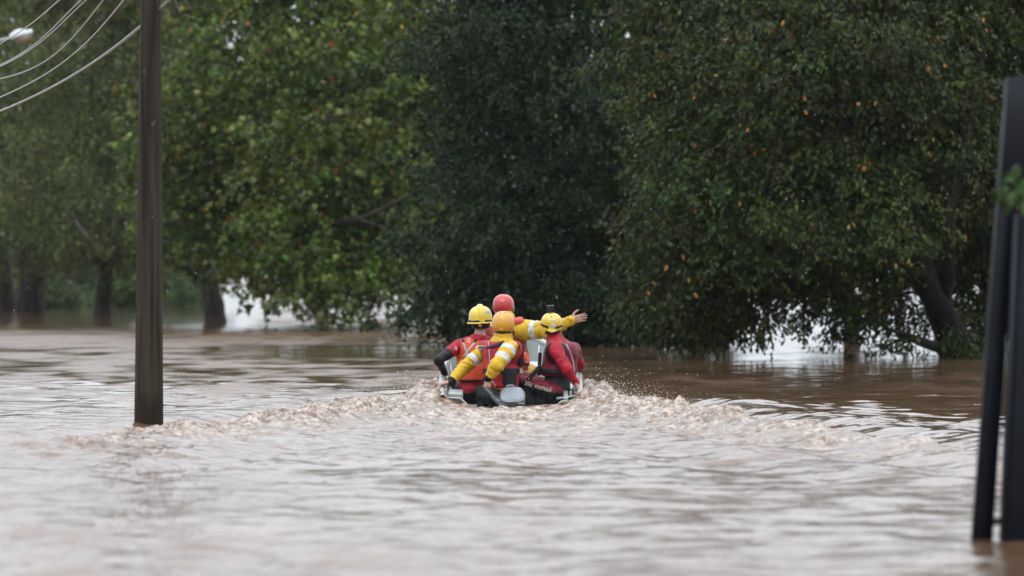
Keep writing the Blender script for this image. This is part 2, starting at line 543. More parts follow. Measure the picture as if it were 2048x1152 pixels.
# leaf shapes, length along x, width along y, slightly folded
OVAL = (np.array([(0, 0, 0), (0.32, 0.23, 0.05), (0.72, 0.19, 0.03), (1, 0, -0.06), (0.72, -0.19, 0.03), (0.32, -0.23, 0.05)], float),
        [(0, 2, 1), (0, 3, 2), (0, 4, 3), (0, 5, 4)])
SMALL = (np.array([(0, 0, 0), (0.5, 0.26, 0.06), (1, 0, -0.04), (0.5, -0.26, 0.06)], float), [(0, 2, 1), (0, 3, 2)])
STAR = (np.array([(0, 0, 0), (0.16, 0.46, 0.02), (0.46, 0.2, 0.05), (1, 0, -0.07), (0.46, -0.2, 0.05), (0.16, -0.46, 0.02)], float), [(0, 2, 1), (0, 3, 2), (0, 4, 3), (0, 5, 4)])
LOBED = (np.array([(0.0, 0, 0), (0.12, 0.5, 0.02), (0.34, 0.24, 0.05), (0.62, 0.5, 0.0), (0.66, 0.2, 0.04), (1, 0, -0.08),
                   (0.66, -0.2, 0.04), (0.62, -0.5, 0.0), (0.34, -0.24, 0.05), (0.12, -0.5, 0.02)], float),
         [(0, 2, 1), (0, 4, 2), (2, 4, 3), (0, 5, 4), (0, 6, 5), (0, 8, 6), (8, 7, 6), (0, 9, 8)])

def leaf_frames(rng, n, base_dir, droop, spread):
    d = base_dir * 0.6 + rng.normal(0, spread, (n, 3))
    d[:, 2] -= droop
    d /= np.linalg.norm(d, axis=1)[:, None] + 1e-9
    up = rng.normal(0, 0.55, (n, 3)); up[:, 2] += 0.8
    nrm = up - d * np.sum(up * d, 1)[:, None]
    nrm /= np.linalg.norm(nrm, axis=1)[:, None] + 1e-9
    side = np.cross(nrm, d)
    return d, side, nrm

def build_leaves(name, pos, frames, size, shape, tint, parent):
    T, F = shape
    d, s, n = frames
    V = pos[:, None, :] + size[:, None, None] * (T[None, :, 0, None] * d[:, None, :] + T[None, :, 1, None] * s[:, None, :] + T[None, :, 2, None] * n[:, None, :])
    m = len(T)
    F = np.array(F)
    faces = (np.arange(len(pos)) * m)[:, None, None] + F[None]
    o = mesh_obj(name, V.reshape(-1, 3), faces.reshape(-1, 3), LEAF, parent, smooth=False)
    at = o.data.attributes.new('tint', 'FLOAT_COLOR', 'POINT')
    c = np.ones((len(pos), m, 4), np.float32)
    c[:, :, :3] = tint[:, None, :]
    at.data.foreach_set('color', c.ravel())
    return o

def lobes_to_world(lobes):
    out = []
    for (px, py, d, rx, rz, ry, n, *rest) in lobes:
        c = P(px, py, d)
        sc = d / K
        out.append((c, np.array([rx * sc, ry, rz * sc]), n, rest[0] if rest else 1.0))
    return out

def scatter(rng, lobes, per_twig, twig_len, droop, hole=0.0, hscale=0.9, surf=2.6, bough=0.6):
    """twigs gathered into drooping boughs through the lobes of a crown; returns leaf positions, twig directions, sizes, bough ids"""
    PP, DD, SS, BB = [], [], [], []
    nb0 = 0
    for c, r, n, sz in lobes:
        k = max(1, int(n * 1.25 / per_twig))
        vol = r[0] * r[1] * r[2]
        nb = int(np.clip(1.5 * vol / (bough ** 3 * 0.5), 3, 160))
        bv = rng.normal(0, 1, (nb, 3)); bv /= np.linalg.norm(bv, axis=1)[:, None]
        bw = 1 + 0.25 * noise3(bv[:, 0] * 2.2 + c[0], bv[:, 1] * 2.2 + c[1], bv[:, 2] * 2.2 + c[2], 71)
        bc = c + bv * (rng.rand(nb) ** (1 / surf))[:, None] * r * bw[:, None] * 0.93
        br = bough * (0.55 + 0.9 * rng.rand(nb))
        br = np.minimum(br, min(r[0], r[2]) * 0.9)
        pick = rng.choice(nb, k, p=br ** 2 / np.sum(br ** 2))
        u = rng.normal(0, 1, (k, 3)); u /= np.linalg.norm(u, axis=1)[:, None]
        rad = rng.rand(k) ** (1 / 2.4)
        off = u * rad[:, None] * np.array([1.15, 1.15, 0.42])
        off[:, 2] -= 0.30 * (off[:, 0] ** 2 + off[:, 1] ** 2)
        p = bc[pick] + off * br[pick][:, None]
        v = off / (np.linalg.norm(off, axis=1)[:, None] + 1e-6) * 0.6 + bv[pick] * 0.6
        loose = rng.rand(k) < 0.14
        nl = int(loose.sum())
        lv = rng.normal(0, 1, (nl, 3)); lv /= np.linalg.norm(lv, axis=1)[:, None] + 1e-9
        p[loose] = c + lv * (rng.rand(nl) ** (1 / 2.2))[:, None] * r
        if hole > 0:
            keep = noise3(p[:, 0] * hscale, p[:, 1] * hscale, p[:, 2] * hscale, 72) > -1 + hole
            p, v, pick = p[keep], v[keep], pick[keep]
            k = len(p)
        td = v * np.array([1, 1, 0.4]) + rng.normal(0, 0.4, (k, 3))
        td[:, 2] -= droop
        td /= np.linalg.norm(td, axis=1)[:, None]
        t = rng.rand(k, per_twig)
        q = p[:, None, :] + td[:, None, :] * (t * twig_len)[..., None] + rng.normal(0, 0.05 * twig_len / 0.4, (k, per_twig, 3))
        q[..., 2] -= (t * twig_len) ** 2 * 0.5
        PP.append(q.reshape(-1, 3)); DD.append(np.repeat(td, per_twig, 0)); SS.append(np.full(k * per_twig, sz)); BB.append(np.repeat(pick + nb0, per_twig))
        nb0 += nb
    p, d, s, b = np.concatenate(PP), np.concatenate(DD), np.concatenate(SS), np.concatenate(BB)
    ok = p[:, 2] > 0.04
    return p[ok], d[ok], s[ok], b[ok]

def tints(rng, n, palette, weights, jitter=0.25):
    pal = np.array(palette)
    i = rng.choice(len(pal), n, p=np.array(weights) / sum(weights))
    return np.clip(pal[i] * (1 + jitter * rng.normal(0, 1, (n, 1))) * (1 + 0.1 * rng.normal(0, 1, (n, 3))), 0.004, 0.9)

def limb(rng, a, b, r0, r1, sag=0.0, n=9, wob=0.12, sub=3, sub_len=0.5):
    """a curving branch from a to b with side twigs, one mesh"""
    a, b = np.asarray(a, float), np.asarray(b, float)
    L = np.linalg.norm(b - a)
    t = np.linspace(0, 1, n)[:, None]
    path = a + (b - a) * t
    path[:, 2] += (sag * np.sin(t[:, 0] * math.pi)) * L
    w = np.cumsum(rng.normal(0, wob * L / n, (n, 3)), 0) * np.sin(t * math.pi)
    path += w
    parts = [tube(path, np.linspace(r0, r1, n), 7)]
    for k in range(sub):
        i = rng.randint(n // 3, n - 1)
        p = path[i]
        dirv = (b - a) / L * 0.5 + rng.normal(0, 0.5, 3)
        l = sub_len * L * (0.5 + rng.rand())
        pp = p + np.linspace(0, 1, 6)[:, None] * dirv * l
        pp += np.cumsum(rng.normal(0, 0.04 * l, (6, 3)), 0) * np.linspace(0, 1, 6)[:, None]
        rr = np.linspace(r0 + (r1 - r0) * i / n, 0.004, 6) * 0.6 + 0.003
        parts.append(tube(pp, rr, 5))
    return merge(parts)

def make_tree(name, label, cat, base, seed, trunks, lobes, shape, size, palette, weights, per_twig=14, twig_len=0.45, droop=0.35,
              bark=None, hole=0.0, limbs=(), group=None, spread=0.5, jitter=0.25, surf=2.6, bough=0.6, leaf_droop=0.35, dens=1.0, limb_bark=None):
    rng = np.random.RandomState(seed)
    root = empty(name, (base[0], base[1], 0.0), label, cat, group)
    for i, (path, radii) in enumerate(trunks):
        pts = np.array([P(*q) for q in path])
        # smooth the path
        tt = np.linspace(0, len(pts) - 1, 6 * len(pts))
        sp = np.stack([np.interp(tt, range(len(pts)), pts[:, k]) for k in range(3)], 1)
        ker = np.array([1, 2, 3, 2, 1.]) / 9
        for k in range(3):
            e = np.concatenate([[sp[0, k]] * 2, sp[:, k], [sp[-1, k]] * 2])
            sp[:, k] = np.convolve(e, ker, 'valid')
        rr = np.interp(tt, range(len(pts)), radii)
        rr = rr * (1 + 0.10 * noise2(tt * 1.7, seed + i + 0 * tt, 81))
        v, f = tube(sp, rr, 14)
        v = v + 0.12 * np.repeat(rr, 14)[:, None] * np.stack([noise3(v[:, 0] * 4, v[:, 1] * 4, v[:, 2] * 1.5, 82 + q) for q in range(3)], 1)
        mesh_obj('trunk' if i == 0 else 'branch', v, f, bark, root)
    for (a, b, r0, r1, sag) in limbs:
        v, f = limb(rng, P(*a), P(*b), r0, r1, sag)
        mesh_obj('branch', v, f, limb_bark or bark, root)
    lw = [(a, b, n * dens, z) for a, b, n, z in lobes_to_world(lobes)]
    p, d, sz, bi = scatter(rng, lw, per_twig, twig_len, droop, hole, surf=surf, bough=bough)
    n = len(p)
    fr = leaf_frames(rng, n, d, leaf_droop, spread)
    s = size * sz * (0.7 + 0.6 * rng.rand(n))
    c = tints(rng, n, palette, weights, jitter)
    bt = np.exp(rng.normal(0, 0.22, (bi.max() + 1, 1))) * (1 + rng.normal(0, 0.07, (bi.max() + 1, 3)))   # boughs differ in ripeness
    c = np.clip(c * bt[bi], 0.003, 0.8)
    o = build_leaves('crown', p, fr, s, shape, c, root)
    o['kind'] = 'stuff'
    return root, p, d, n

def single_leaves(root, spots, shape, size, mats, seed, droop=0.8):
    """leaves that can be picked out one by one"""
    rng = np.random.RandomState(seed)
    T, F = shape
    meshes = []
    for m in mats:
        me = bpy.data.meshes.new('leaf')
        me.from_pydata([tuple(v) for v in T], [], F)
        me.materials.append(m)
        meshes.append(me)
    for (p, mi, k) in spots:
        d = rng.normal(0, 0.5, 3); d[2] -= droop; d /= np.linalg.norm(d)
        up = rng.normal(0, 0.5, 3) + np.array([0, -0.7, 0.35])
        nrm = up - d * np.dot(up, d); nrm /= np.linalg.norm(nrm)
        s = np.cross(nrm, d)
        o = bpy.data.objects.new('leaf', meshes[mi])
        sc = size * k * (0.8 + 0.4 * rng.rand())
        M = Matrix(((d[0], s[0], nrm[0], 0), (d[1], s[1], nrm[1], 0), (d[2], s[2], nrm[2], 0), (0, 0, 0, 1)))
        W = Matrix.Translation(Vector([float(q) for q in p])) @ M @ Matrix.Scale(sc, 4)
        COL.objects.link(o)
        o.parent = root
        o.matrix_parent_inverse = Matrix.Translation(-Vector(root.location))
        o.matrix_basis = W

def front_pick(rng, p, n, cond, bins=None):
    """positions of the leaves that lie at the camera side of a crown"""
    px = p[:, 0] / p[:, 1] * K + 1024
    py = HOR - (p[:, 2] - EYE) / p[:, 1] * K
    ok = np.where(cond(px, py))[0]
    key = (px[ok] // 14).astype(int) * 1000 + (py[ok] // 14).astype(int)
    best = {}
    for i, k in zip(ok, key):
        if k not in best or p[i, 1] < p[best[k], 1]:
            best[k] = i
    c = np.array(list(best.values()))
    rng.shuffle(c)
    return p[c[:n]] + np.array([0, -0.06, 0])

# ---- the near tree at the right, oval leaves with a few turned orange
GR = [(0.0247, 0.0379, 0.0060), (0.0392, 0.0529, 0.0077), (0.0155, 0.0260, 0.0052), (0.0640, 0.0619, 0.0086)]
tr_right, pr, _, nr = make_tree(
    'broadleaf_tree', 'dark green tree with scattered orange leaves, trunk leaning over the water beside the steel gate', 'tree',
    P(1905, 718, 96.6), 11,
    trunks=[([(1925, 745, 96.6), (1912, 700, 96.6), (1885, 630, 96.2), (1850, 560, 95.2), (1828, 480, 94.4), (1795, 380, 95.0), (1740, 200, 96.2), (1720, 0, 95.5)],
             [0.36, 0.30, 0.25, 0.22, 0.16, 0.12, 0.08, 0.04]),
            ([(1880, 620, 96.2), (1893, 560, 95.4), (1898, 470, 94.6), (1905, 380, 94.6), (1950, 220, 95.4), (1990, -60, 97)],
             [0.15, 0.13, 0.11, 0.09, 0.07, 0.03]),
            ([(1960, 735, 98.4), (1985, 620, 98.4), (1975, 500, 98.6), (1990, 380, 98.6), (2040, 150, 99)], [0.2, 0.17, 0.14, 0.12, 0.06]),
            ([(1905, 700, 96.4), (1860, 690, 95.6), (1805, 668, 95.0), (1770, 655, 94.6)], [0.12, 0.09, 0.05, 0.015])],
    lobes=[(1650, 130, 96.0, 380, 250, 2.6, 19000), (1465, 300, 96.0, 165, 280, 2.2, 14000), (1860, 220, 97.0, 250, 260, 2.6, 14000),
           (1600, 395, 95.4, 280, 160, 2.2, 15000), (1395, 490, 95.6, 90, 170, 1.6, 6000), (1335, 590, 95.4, 50, 75, 1.0, 1700),
           (1480, 520, 95.4, 160, 60, 1.6, 5000), (1715, 470, 95.2, 110, 80, 1.2, 3400), (1940, 440, 98.2, 120, 160, 1.6, 5000),
           (1640, 525, 95.4, 190, 24, 1.3, 1500), (1830, 676, 95.0, 75, 14, .5, 320, .8), (1900, 672, 96.0, 45, 30, .5, 350, .8), (1965, 600, 98.6, 60, 90, 1.0, 800),
           (1400, 630, 95.8, 70, 40, 1.2, 1700), (1530, 550, 95.4, 110, 28, 1.0, 900), (1705, 630, 96.0, 26, 44, 0.6, 300), (1790, 615, 96.8, 60, 40, 0.8, 300), (1835, 600, 97.0, 80, 50, 0.8, 500), (1888, 640, 96.2, 40, 56, .45, 220, .7), (1440, 645, 95.8, 60, 32, 1.0, 900), (1530, 630, 95.6, 50, 26, .8, 350), (1640, 590, 95.4, 100, 20, .8, 500), (1690, 655, 97, 30, 18, .5, 180), (1580, 600, 95.5, 30, 34, .5, 130), (1500, 605, 95.5, 40, 36, .6, 260), (1625, 615, 95.6, 30, 30, .5, 110), (1755, 600, 95.6, 36, 36, .5, 200), (1925, 690, 96.3, 36, 24, .4, 300, .7), (1955, 640, 98.2, 40, 60, 0.8, 500),
           (2150, 300, 98, 180, 330, 2.4, 8000, 1.3), (1350, 60, 98, 110, 160, 2, 4500, 1.4), (2000, 20, 98, 120, 120, 2, 4000, 1.4), (1600, -50, 97, 400, 110, 2.4, 4000, 1.8), (1950, -60, 98, 280, 110, 2.4, 3500, 1.8),
           (1700, 300, 99.0, 420, 300, 1.6, 5500, 2.4)],
    shape=SMALL, size=0.105, palette=GR, weights=[5, 4, 4, 1.0], bark=BARK_DARK, droop=0.35, spread=0.5, leaf_droop=0.5, bough=0.75, dens=1.15,
    limbs=[((1850, 560, 96.2), (1560, 500, 95.2), 0.08, 0.012, 0.10), ((1830, 480, 96.0), (1480, 350, 95.4), 0.08, 0.012, 0.06),
           ((1800, 380, 95.6), (1620, 160, 95), 0.07, 0.012, 0.02), ((1850, 560, 96.2), (1690, 590, 95), 0.045, 0.008, 0.12),
           ((1860, 580, 96.2), (1720, 640, 96.0), 0.03, 0.006, 0.14), ((1690, 600, 95.6), (1420, 620, 95.4), 0.03, 0.006, 0.1),
           ((1900, 440, 97), (1960, 300, 96), 0.05, 0.01, 0.0), ((1760, 240, 95.4), (1380, 120, 95), 0.06, 0.01, 0.05),
           ((1740, 200, 95.4), (1900, 60, 95), 0.05, 0.01, 0.0), ((1560, 500, 95.2), (1330, 540, 95.0), 0.035, 0.006, 0.08)])
_r = np.random.RandomState(5)
sp = [(q, 0 if _r.rand() < 0.62 else 1, 0.95) for q in front_pick(_r, pr, 60, lambda x, y: (x > 1265) & (x < 1985) & (y > 15) & (y < 620))]
sp += [(q, 2, 0.95) for q in front_pick(_r, pr, 110, lambda x, y: (x > 1265) & (x < 1985) & (y > 480) & (y < 690))]
single_leaves(tr_right, sp, OVAL, 0.105, [LEAF_ORANGE, LEAF_YELLOW, LEAF_GREEN], 6)

# ---- a second trunk group under the same canopy, further back
tr_back, _, _, _ = make_tree(
    'broadleaf_tree', 'shadowed tree with a short dark trunk standing behind the orange-flecked tree', 'tree', P(1420, 683, 116), 12,
    trunks=[([(1400, 705, 116), (1405, 650, 116), (1370, 590, 116), (1350, 480, 116), (1340, 250, 116)], [0.34, 0.28, 0.24, 0.18, 0.08]),
            ([(1425, 700, 116.4), (1440, 650, 116.4), (1480, 600, 116.6), (1540, 480, 117), (1600, 300, 117)], [0.26, 0.2, 0.18, 0.12, 0.06]),
            ([(1700, 705, 121), (1705, 640, 121), (1695, 580, 121), (1680, 420, 121)], [0.2, 0.17, 0.16, 0.1])],
    lobes=[(1550, 250, 118, 400, 300, 2.4, 9000, 1.9), (1450, 530, 117, 150, 40, 1.4, 2200, 1.2), (1390, 655, 116, 60, 26, .8, 900, 1), (1780, 470, 119, 200, 90, 1.8, 3000, 1.4),
           (1330, 560, 118, 90, 90, 1.6, 2600, 1.2), (1700, 610, 120.5, 60, 40, .8, 700, 1), (1900, 300, 121, 240, 280, 2, 4000, 2.0), (1910, 520, 118, 140, 120, 1.4, 2600, 1.0), (1520, -20, 119, 420, 100, 2.4, 3000, 2.0)],
    shape=SMALL, size=0.11, palette=[(0.045, 0.062, 0.012), (0.062, 0.08, 0.014), (0.03, 0.045, 0.01), (0.09, 0.09, 0.015)], weights=[5, 3, 5, 0.6], bark=BARK_DARK, hole=0.05)

# ---- the dark tree in the middle
DK = [(0.0098, 0.0221, 0.0061), (0.0146, 0.0291, 0.0075), (0.0074, 0.0160, 0.0048), (0.0235, 0.0401, 0.0096)]
tr_mid, pm, _, _ = make_tree(
    'broadleaf_tree', 'dense blackish green tree rising directly behind the boat crew', 'tree', P(1090, 692, 112), 13,
    trunks=[([(1105, 715, 112), (1100, 640, 112), (1085, 540, 112), (1090, 350, 112), (1080, 60, 112)], [0.36, 0.3, 0.26, 0.2, 0.08]),
            ([(1180, 715, 113), (1170, 640, 113), (1200, 500, 113), (1230, 300, 113)], [0.28, 0.24, 0.18, 0.08])],
    lobes=[(1110, 180, 112, 250, 290, 2.6, 19000), (1000, 440, 111, 150, 200, 2.0, 11000), (1200, 460, 112, 150, 190, 2.0, 11000),
           (1090, 600, 111, 190, 78, 1.8, 6500), (935, 570, 110.6, 110, 60, 1.4, 2700), (850, 590, 110.4, 70, 36, 1.0, 600), (1250, 610, 111.4, 100, 82, 1.6, 4000),
           (1180, 655, 111.0, 130, 36, 1.2, 1800), (985, 635, 111.0, 60, 34, 1.0, 700), (880, 632, 110.6, 70, 24, .8, 260), (800, 625, 110.4, 40, 24, .6, 90), (960, 60, 112, 140, 170, 2, 6000), (1280, 250, 113, 90, 240, 1.8, 4500),
           (1090, -70, 113, 300, 110, 2.6, 3500, 2.0), (1120, 250, 115, 260, 330, 1.4, 4500, 2.4), (1090, 470, 114, 240, 170, 1.4, 3000, 1.8)],
    shape=SMALL, size=0.105, palette=DK, weights=[5, 4, 4, 1], bark=BARK_DARK, droop=0.3, leaf_droop=0.3, bough=0.75, dens=1.15,
    limbs=[((1090, 350, 112), (960, 250, 110.4), 0.07, 0.01, 0.05), ((1085, 540, 112), (900, 560, 110.2), 0.06, 0.008, 0.1), ((1085, 560, 112), (850, 610, 110), 0.04, 0.006, 0.12),
           ((1200, 500, 113), (1290, 380, 111), 0.05, 0.008, 0.0), ((1085, 500, 112), (980, 640, 110.4), 0.035, 0.006, 0.12)])
_r = np.random.RandomState(15)
single_leaves(tr_mid, [(q, 0, 1) for q in front_pick(_r, pm, 110, lambda x, y: (x > 780) & (x < 1290) & (y > 540) & (y < 690))], SMALL, 0.14, [LEAF_DARK], 16)

# ---- the lobed-leaf tree at the left of centre, turning olive
OL = [(0.0568, 0.0842, 0.0114), (0.0840, 0.1115, 0.0138), (0.0364, 0.0593, 0.0103), (0.1362, 0.1276, 0.0148), (0.1022, 0.0513, 0.0126)]
tr_maple, pp_, _, _ = make_tree(
    'broadleaf_tree', 'olive green tree with large lobed leaves, forked trunk standing in the flood', 'tree', P(430, 645, 160), 14,
    trunks=[([(432, 662, 160), (430, 630, 160), (424, 590, 160), (415, 555, 160), (440, 500, 158), (520, 380, 154), (600, 200, 150), (640, 0, 148)],
             [0.36, 0.31, 0.28, 0.27, 0.2, 0.15, 0.1, 0.05]),
            ([(418, 575, 160), (390, 545, 160), (350, 525, 159), (300, 450, 158), (280, 300, 157)], [0.2, 0.19, 0.16, 0.12, 0.06]),
            ([(424, 560, 160), (500, 520, 152), (600, 460, 141), (720, 440, 137.6), (850, 375, 136.8)], [0.18, 0.15, 0.11, 0.07, 0.03])],
    lobes=[(600, 140, 144, 290, 230, 3.4, 11250), (470, 345, 146, 150, 190, 2.8, 7200), (690, 320, 141, 210, 220, 3.0, 11250), (830, 150, 142, 140, 210, 2.4, 5400),
           (545, 470, 145, 120, 55, 1.8, 2250), (690, 485, 139, 150, 46, 1.6, 1950), (690, 560, 137, 60, 26, .7, 240), (668, 605, 137, 22, 34, .4, 90), (560, 560, 139, 90, 22, .8, 190), (615, 590, 138, 34, 26, .4, 70), (760, 585, 137.6, 70, 32, .7, 260), (850, 590, 137.6, 60, 34, .7, 220), (800, 545, 138, 90, 30, 1.2, 450), (400, 250, 147, 85, 260, 2.6, 5100),
           (850, 410, 141, 100, 140, 2, 3000), (620, -70, 146, 320, 90, 3, 2700, 1.7), (650, 280, 152, 330, 300, 2.2, 5400, 2.0), (370, 420, 150, 60, 80, 1.5, 1350), (500, 520, 141, 60, 20, 1, 180), (590, 535, 139, 60, 20, .8, 180)],
    shape=STAR, size=0.17, palette=OL, weights=[5, 3.0, 4, 0.45, 0.08], per_twig=14, twig_len=0.8, bark=BARK_GREY, droop=0.2, spread=0.55, leaf_droop=0.4, bough=0.85,
    limbs=[((540, 290, 142), (720, 225, 137.4), 0.075, 0.02, 0.04), ((470, 250, 143), (600, 330, 138.4), 0.06, 0.012, 0.04), ((720, 440, 137.6), (860, 500, 136.8), 0.05, 0.01, 0.05), ((600, 200, 150), (780, 130, 142), 0.1, 0.012, 0.05), ((520, 380, 154), (700, 300, 141), 0.1, 0.012, 0.05), ((620, 470, 146), (640, 600, 138), 0.05, 0.006, 0.1),
           ((700, 455, 143), (800, 620, 137.6), 0.05, 0.006, 0.12), ((600, 200, 150), (450, 150, 144), 0.08, 0.01, 0.0), ((500, 520, 152), (680, 640, 137), 0.05, 0.006, 0.1)])
_r = np.random.RandomState(25)
sp = [(q, int(_r.choice(3, p=[.6, .35, .05])), 1.0) for q in front_pick(_r, pp_, 130, lambda x, y: (x > 330) & (x < 900) & (y > 10) & (y < 560))]
sp += [(q, 0, 1.0) for q in front_pick(_r, pp_, 120, lambda x, y: (x > 440) & (x < 900) & (y > 560) & (y < 690))]
single_leaves(tr_maple, sp, LOBED, 0.19, [LEAF_GREEN, flat_leaf('leaf_olive', (0.11, 0.13, 0.025)), flat_leaf('leaf_rust', (0.2, 0.07, 0.02))], 26)

# ---- far trees at the left
FT = [(0.0677, 0.0889, 0.0239), (0.0854, 0.1071, 0.0263), (0.0470, 0.0653, 0.0191), (0.1251, 0.1201, 0.0263)]
far = [
    ('grey green tree with pale upper branches, third trunk along the far bank', P(205, 630, 188), 31,
     [([(203, 648, 188), (206, 610, 188), (212, 560, 188), (205, 500, 188), (180, 420, 188), (150, 300, 188)], [0.36, 0.3, 0.26, 0.2, 0.14, 0.08]),
      ([(212, 560, 188), (228, 500, 187), (215, 430, 186), (250, 330, 186)], [0.16, 0.13, 0.1, 0.05])],
     [(200, 130, 188, 190, 210, 4, 11000), (240, 380, 186, 170, 150, 3.2, 7500), (110, 360, 187, 150, 160, 3, 7000), (250, 470, 187, 120, 50, 2.4, 2400), (300, 250, 190, 130, 260, 3, 6000),
      (200, -60, 190, 320, 90, 4, 3200, 2.2), (330, 80, 194, 140, 160, 2, 2200, 2.2), (180, 190, 196, 300, 290, 2.4, 6000, 2.2)]),
    ('grey green tree with a thick dark trunk, second along the far bank', P(60, 622, 206), 32,
     [([(62, 640, 206), (60, 600, 206), (66, 560, 206), (50, 480, 206), (40, 300, 206)], [0.62, 0.52, 0.46, 0.3, 0.12]),
      ([(64, 560, 206), (110, 510, 205), (140, 430, 204)], [0.28, 0.2, 0.1])],
     [(40, 180, 205, 170, 230, 4, 10000), (60, 400, 203, 170, 120, 3.4, 7000), (130, 480, 204, 110, 40, 2.4, 1900), (30, -60, 206, 280, 100, 4, 3200, 2.2), (40, 190, 214, 260, 290, 2.4, 5000, 2.2)]),
    ('grey green tree cut by the picture edge, first trunk along the far bank', P(12, 620, 210), 33,
     [([(14, 640, 210), (12, 590, 210), (8, 540, 210), (-20, 420, 210)], [0.4, 0.33, 0.28, 0.15])],
     [(-120, 230, 209, 170, 280, 4, 8000), (-40, 460, 208, 110, 60, 2.6, 1900)]),
]
for i, (lab, b, sd_, trn, lb) in enumerate(far):
    make_tree('far_tree', lab, 'tree', b, sd_, trunks=trn, lobes=lb, shape=SMALL, size=0.145, palette=FT, weights=[5, 3, 4, 1], dens=1.3,
              per_twig=12, twig_len=0.8, bough=1.1, bark=BARK_GREY, limb_bark=BARK_PALE, group='trees along the far bank', droop=0.3,
              limbs=[((208, 520, 186), (165, 400, 183.6), 0.055, 0.012, 0.03), ((214, 520, 186), (228, 410, 183.6), 0.05, 0.012, 0.0), ((205, 500, 185), (120, 440, 183.6), 0.08, 0.015, 0.05), ((180, 420, 188), (250, 300, 185.5), 0.08, 0.015, 0.0), ((160, 340, 188), (60, 300, 185), 0.06, 0.01, 0.05), ((215, 430, 186), (300, 440, 184.6), 0.06, 0.01, 0.1), ((212, 520, 187), (330, 500, 184.6), 0.05, 0.01, 0.1)] if i == 0 else ())
# ---- the tangle of growth that closes the left bank behind the trunks
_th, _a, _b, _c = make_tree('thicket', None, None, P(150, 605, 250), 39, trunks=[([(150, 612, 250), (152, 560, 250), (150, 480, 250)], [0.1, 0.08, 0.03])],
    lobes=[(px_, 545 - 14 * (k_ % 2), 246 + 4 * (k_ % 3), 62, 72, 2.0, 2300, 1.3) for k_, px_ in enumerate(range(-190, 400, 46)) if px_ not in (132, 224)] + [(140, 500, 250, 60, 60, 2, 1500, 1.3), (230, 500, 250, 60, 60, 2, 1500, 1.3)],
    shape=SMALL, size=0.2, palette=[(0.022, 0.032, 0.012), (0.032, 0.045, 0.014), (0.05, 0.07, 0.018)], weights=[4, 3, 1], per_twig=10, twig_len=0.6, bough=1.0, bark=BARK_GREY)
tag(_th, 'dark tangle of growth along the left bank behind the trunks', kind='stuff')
# ---- trees that stand behind the gap between the big crowns
for lab, px, dd, sd_, lb in (
    ('hazy tree seen through the lobed-leaf crown, behind the gap', 640, 176, 36, [(640, 200, 176, 300, 260, 3, 7000, 1.5), (520, 380, 176, 200, 130, 3, 3500, 1.4), (760, 400, 177, 180, 130, 3, 3500, 1.4)]),
    ('hazy tree hidden behind the blackish middle crown', 1000, 170, 37, [(1000, 180, 170, 260, 260, 3, 5500, 1.5), (930, 430, 171, 150, 110, 2.4, 2600, 1.4), (1150, 300, 170, 200, 260, 3, 3500, 1.5)])):
    make_tree('far_tree', lab, 'tree', P(px, 636, dd), sd_, trunks=[([(px, 650, dd), (px + 6, 590, dd), (px - 4, 480, dd), (px + 4, 250, dd)], [0.3, 0.25, 0.2, 0.08])],
              lobes=lb, shape=SMALL, size=0.175, palette=FT, weights=[5, 3, 4, 1], per_twig=12, twig_len=0.8, bough=1.1, bark=BARK_GREY, group='trees along the far bank', droop=0.3)
SH = [(0.05, 0.085, 0.022), (0.075, 0.11, 0.03), (0.035, 0.055, 0.018)]
shr = [(110, 'low green bush between the two thickest far trunks', 60, 46), (265, 'round green bush left of the concrete pole on the far bank', 55, 52),
       (345, 'bright green bush beside the forked trunk on the far bank', 58, 54), (170, 'small thin bush with light showing through, on the far bank', 30, 32), (20, 'dark bush at the foot of the first far trunk', 50, 40)]
for i, (px, lab, rx, rz) in enumerate(shr):
    dd = 222 + 3 * i
    make_tree('shrub', lab, 'bush', P(px, 616, dd), 41 + i, trunks=[([(px, 622, dd), (px + 3, 600, dd), (px - 4, 580, dd)], [0.06, 0.05, 0.02])],
              lobes=[(px, 612 - rz * 0.75, dd, rx, rz, 1.4, 2600 if rx > 40 else 500), (px - rx * 0.5, 612 - rz * 0.4, dd, rx * 0.6, rz * 0.5, 1.0, 700), (px + rx * 0.5, 612 - rz * 0.4, dd, rx * 0.6, rz * 0.45, 1.0, 700)],
              shape=SMALL, size=0.17, palette=SH, weights=[4, 3, 3], per_twig=10, twig_len=0.4, bark=BARK_GREY, group='bushes on the far bank')
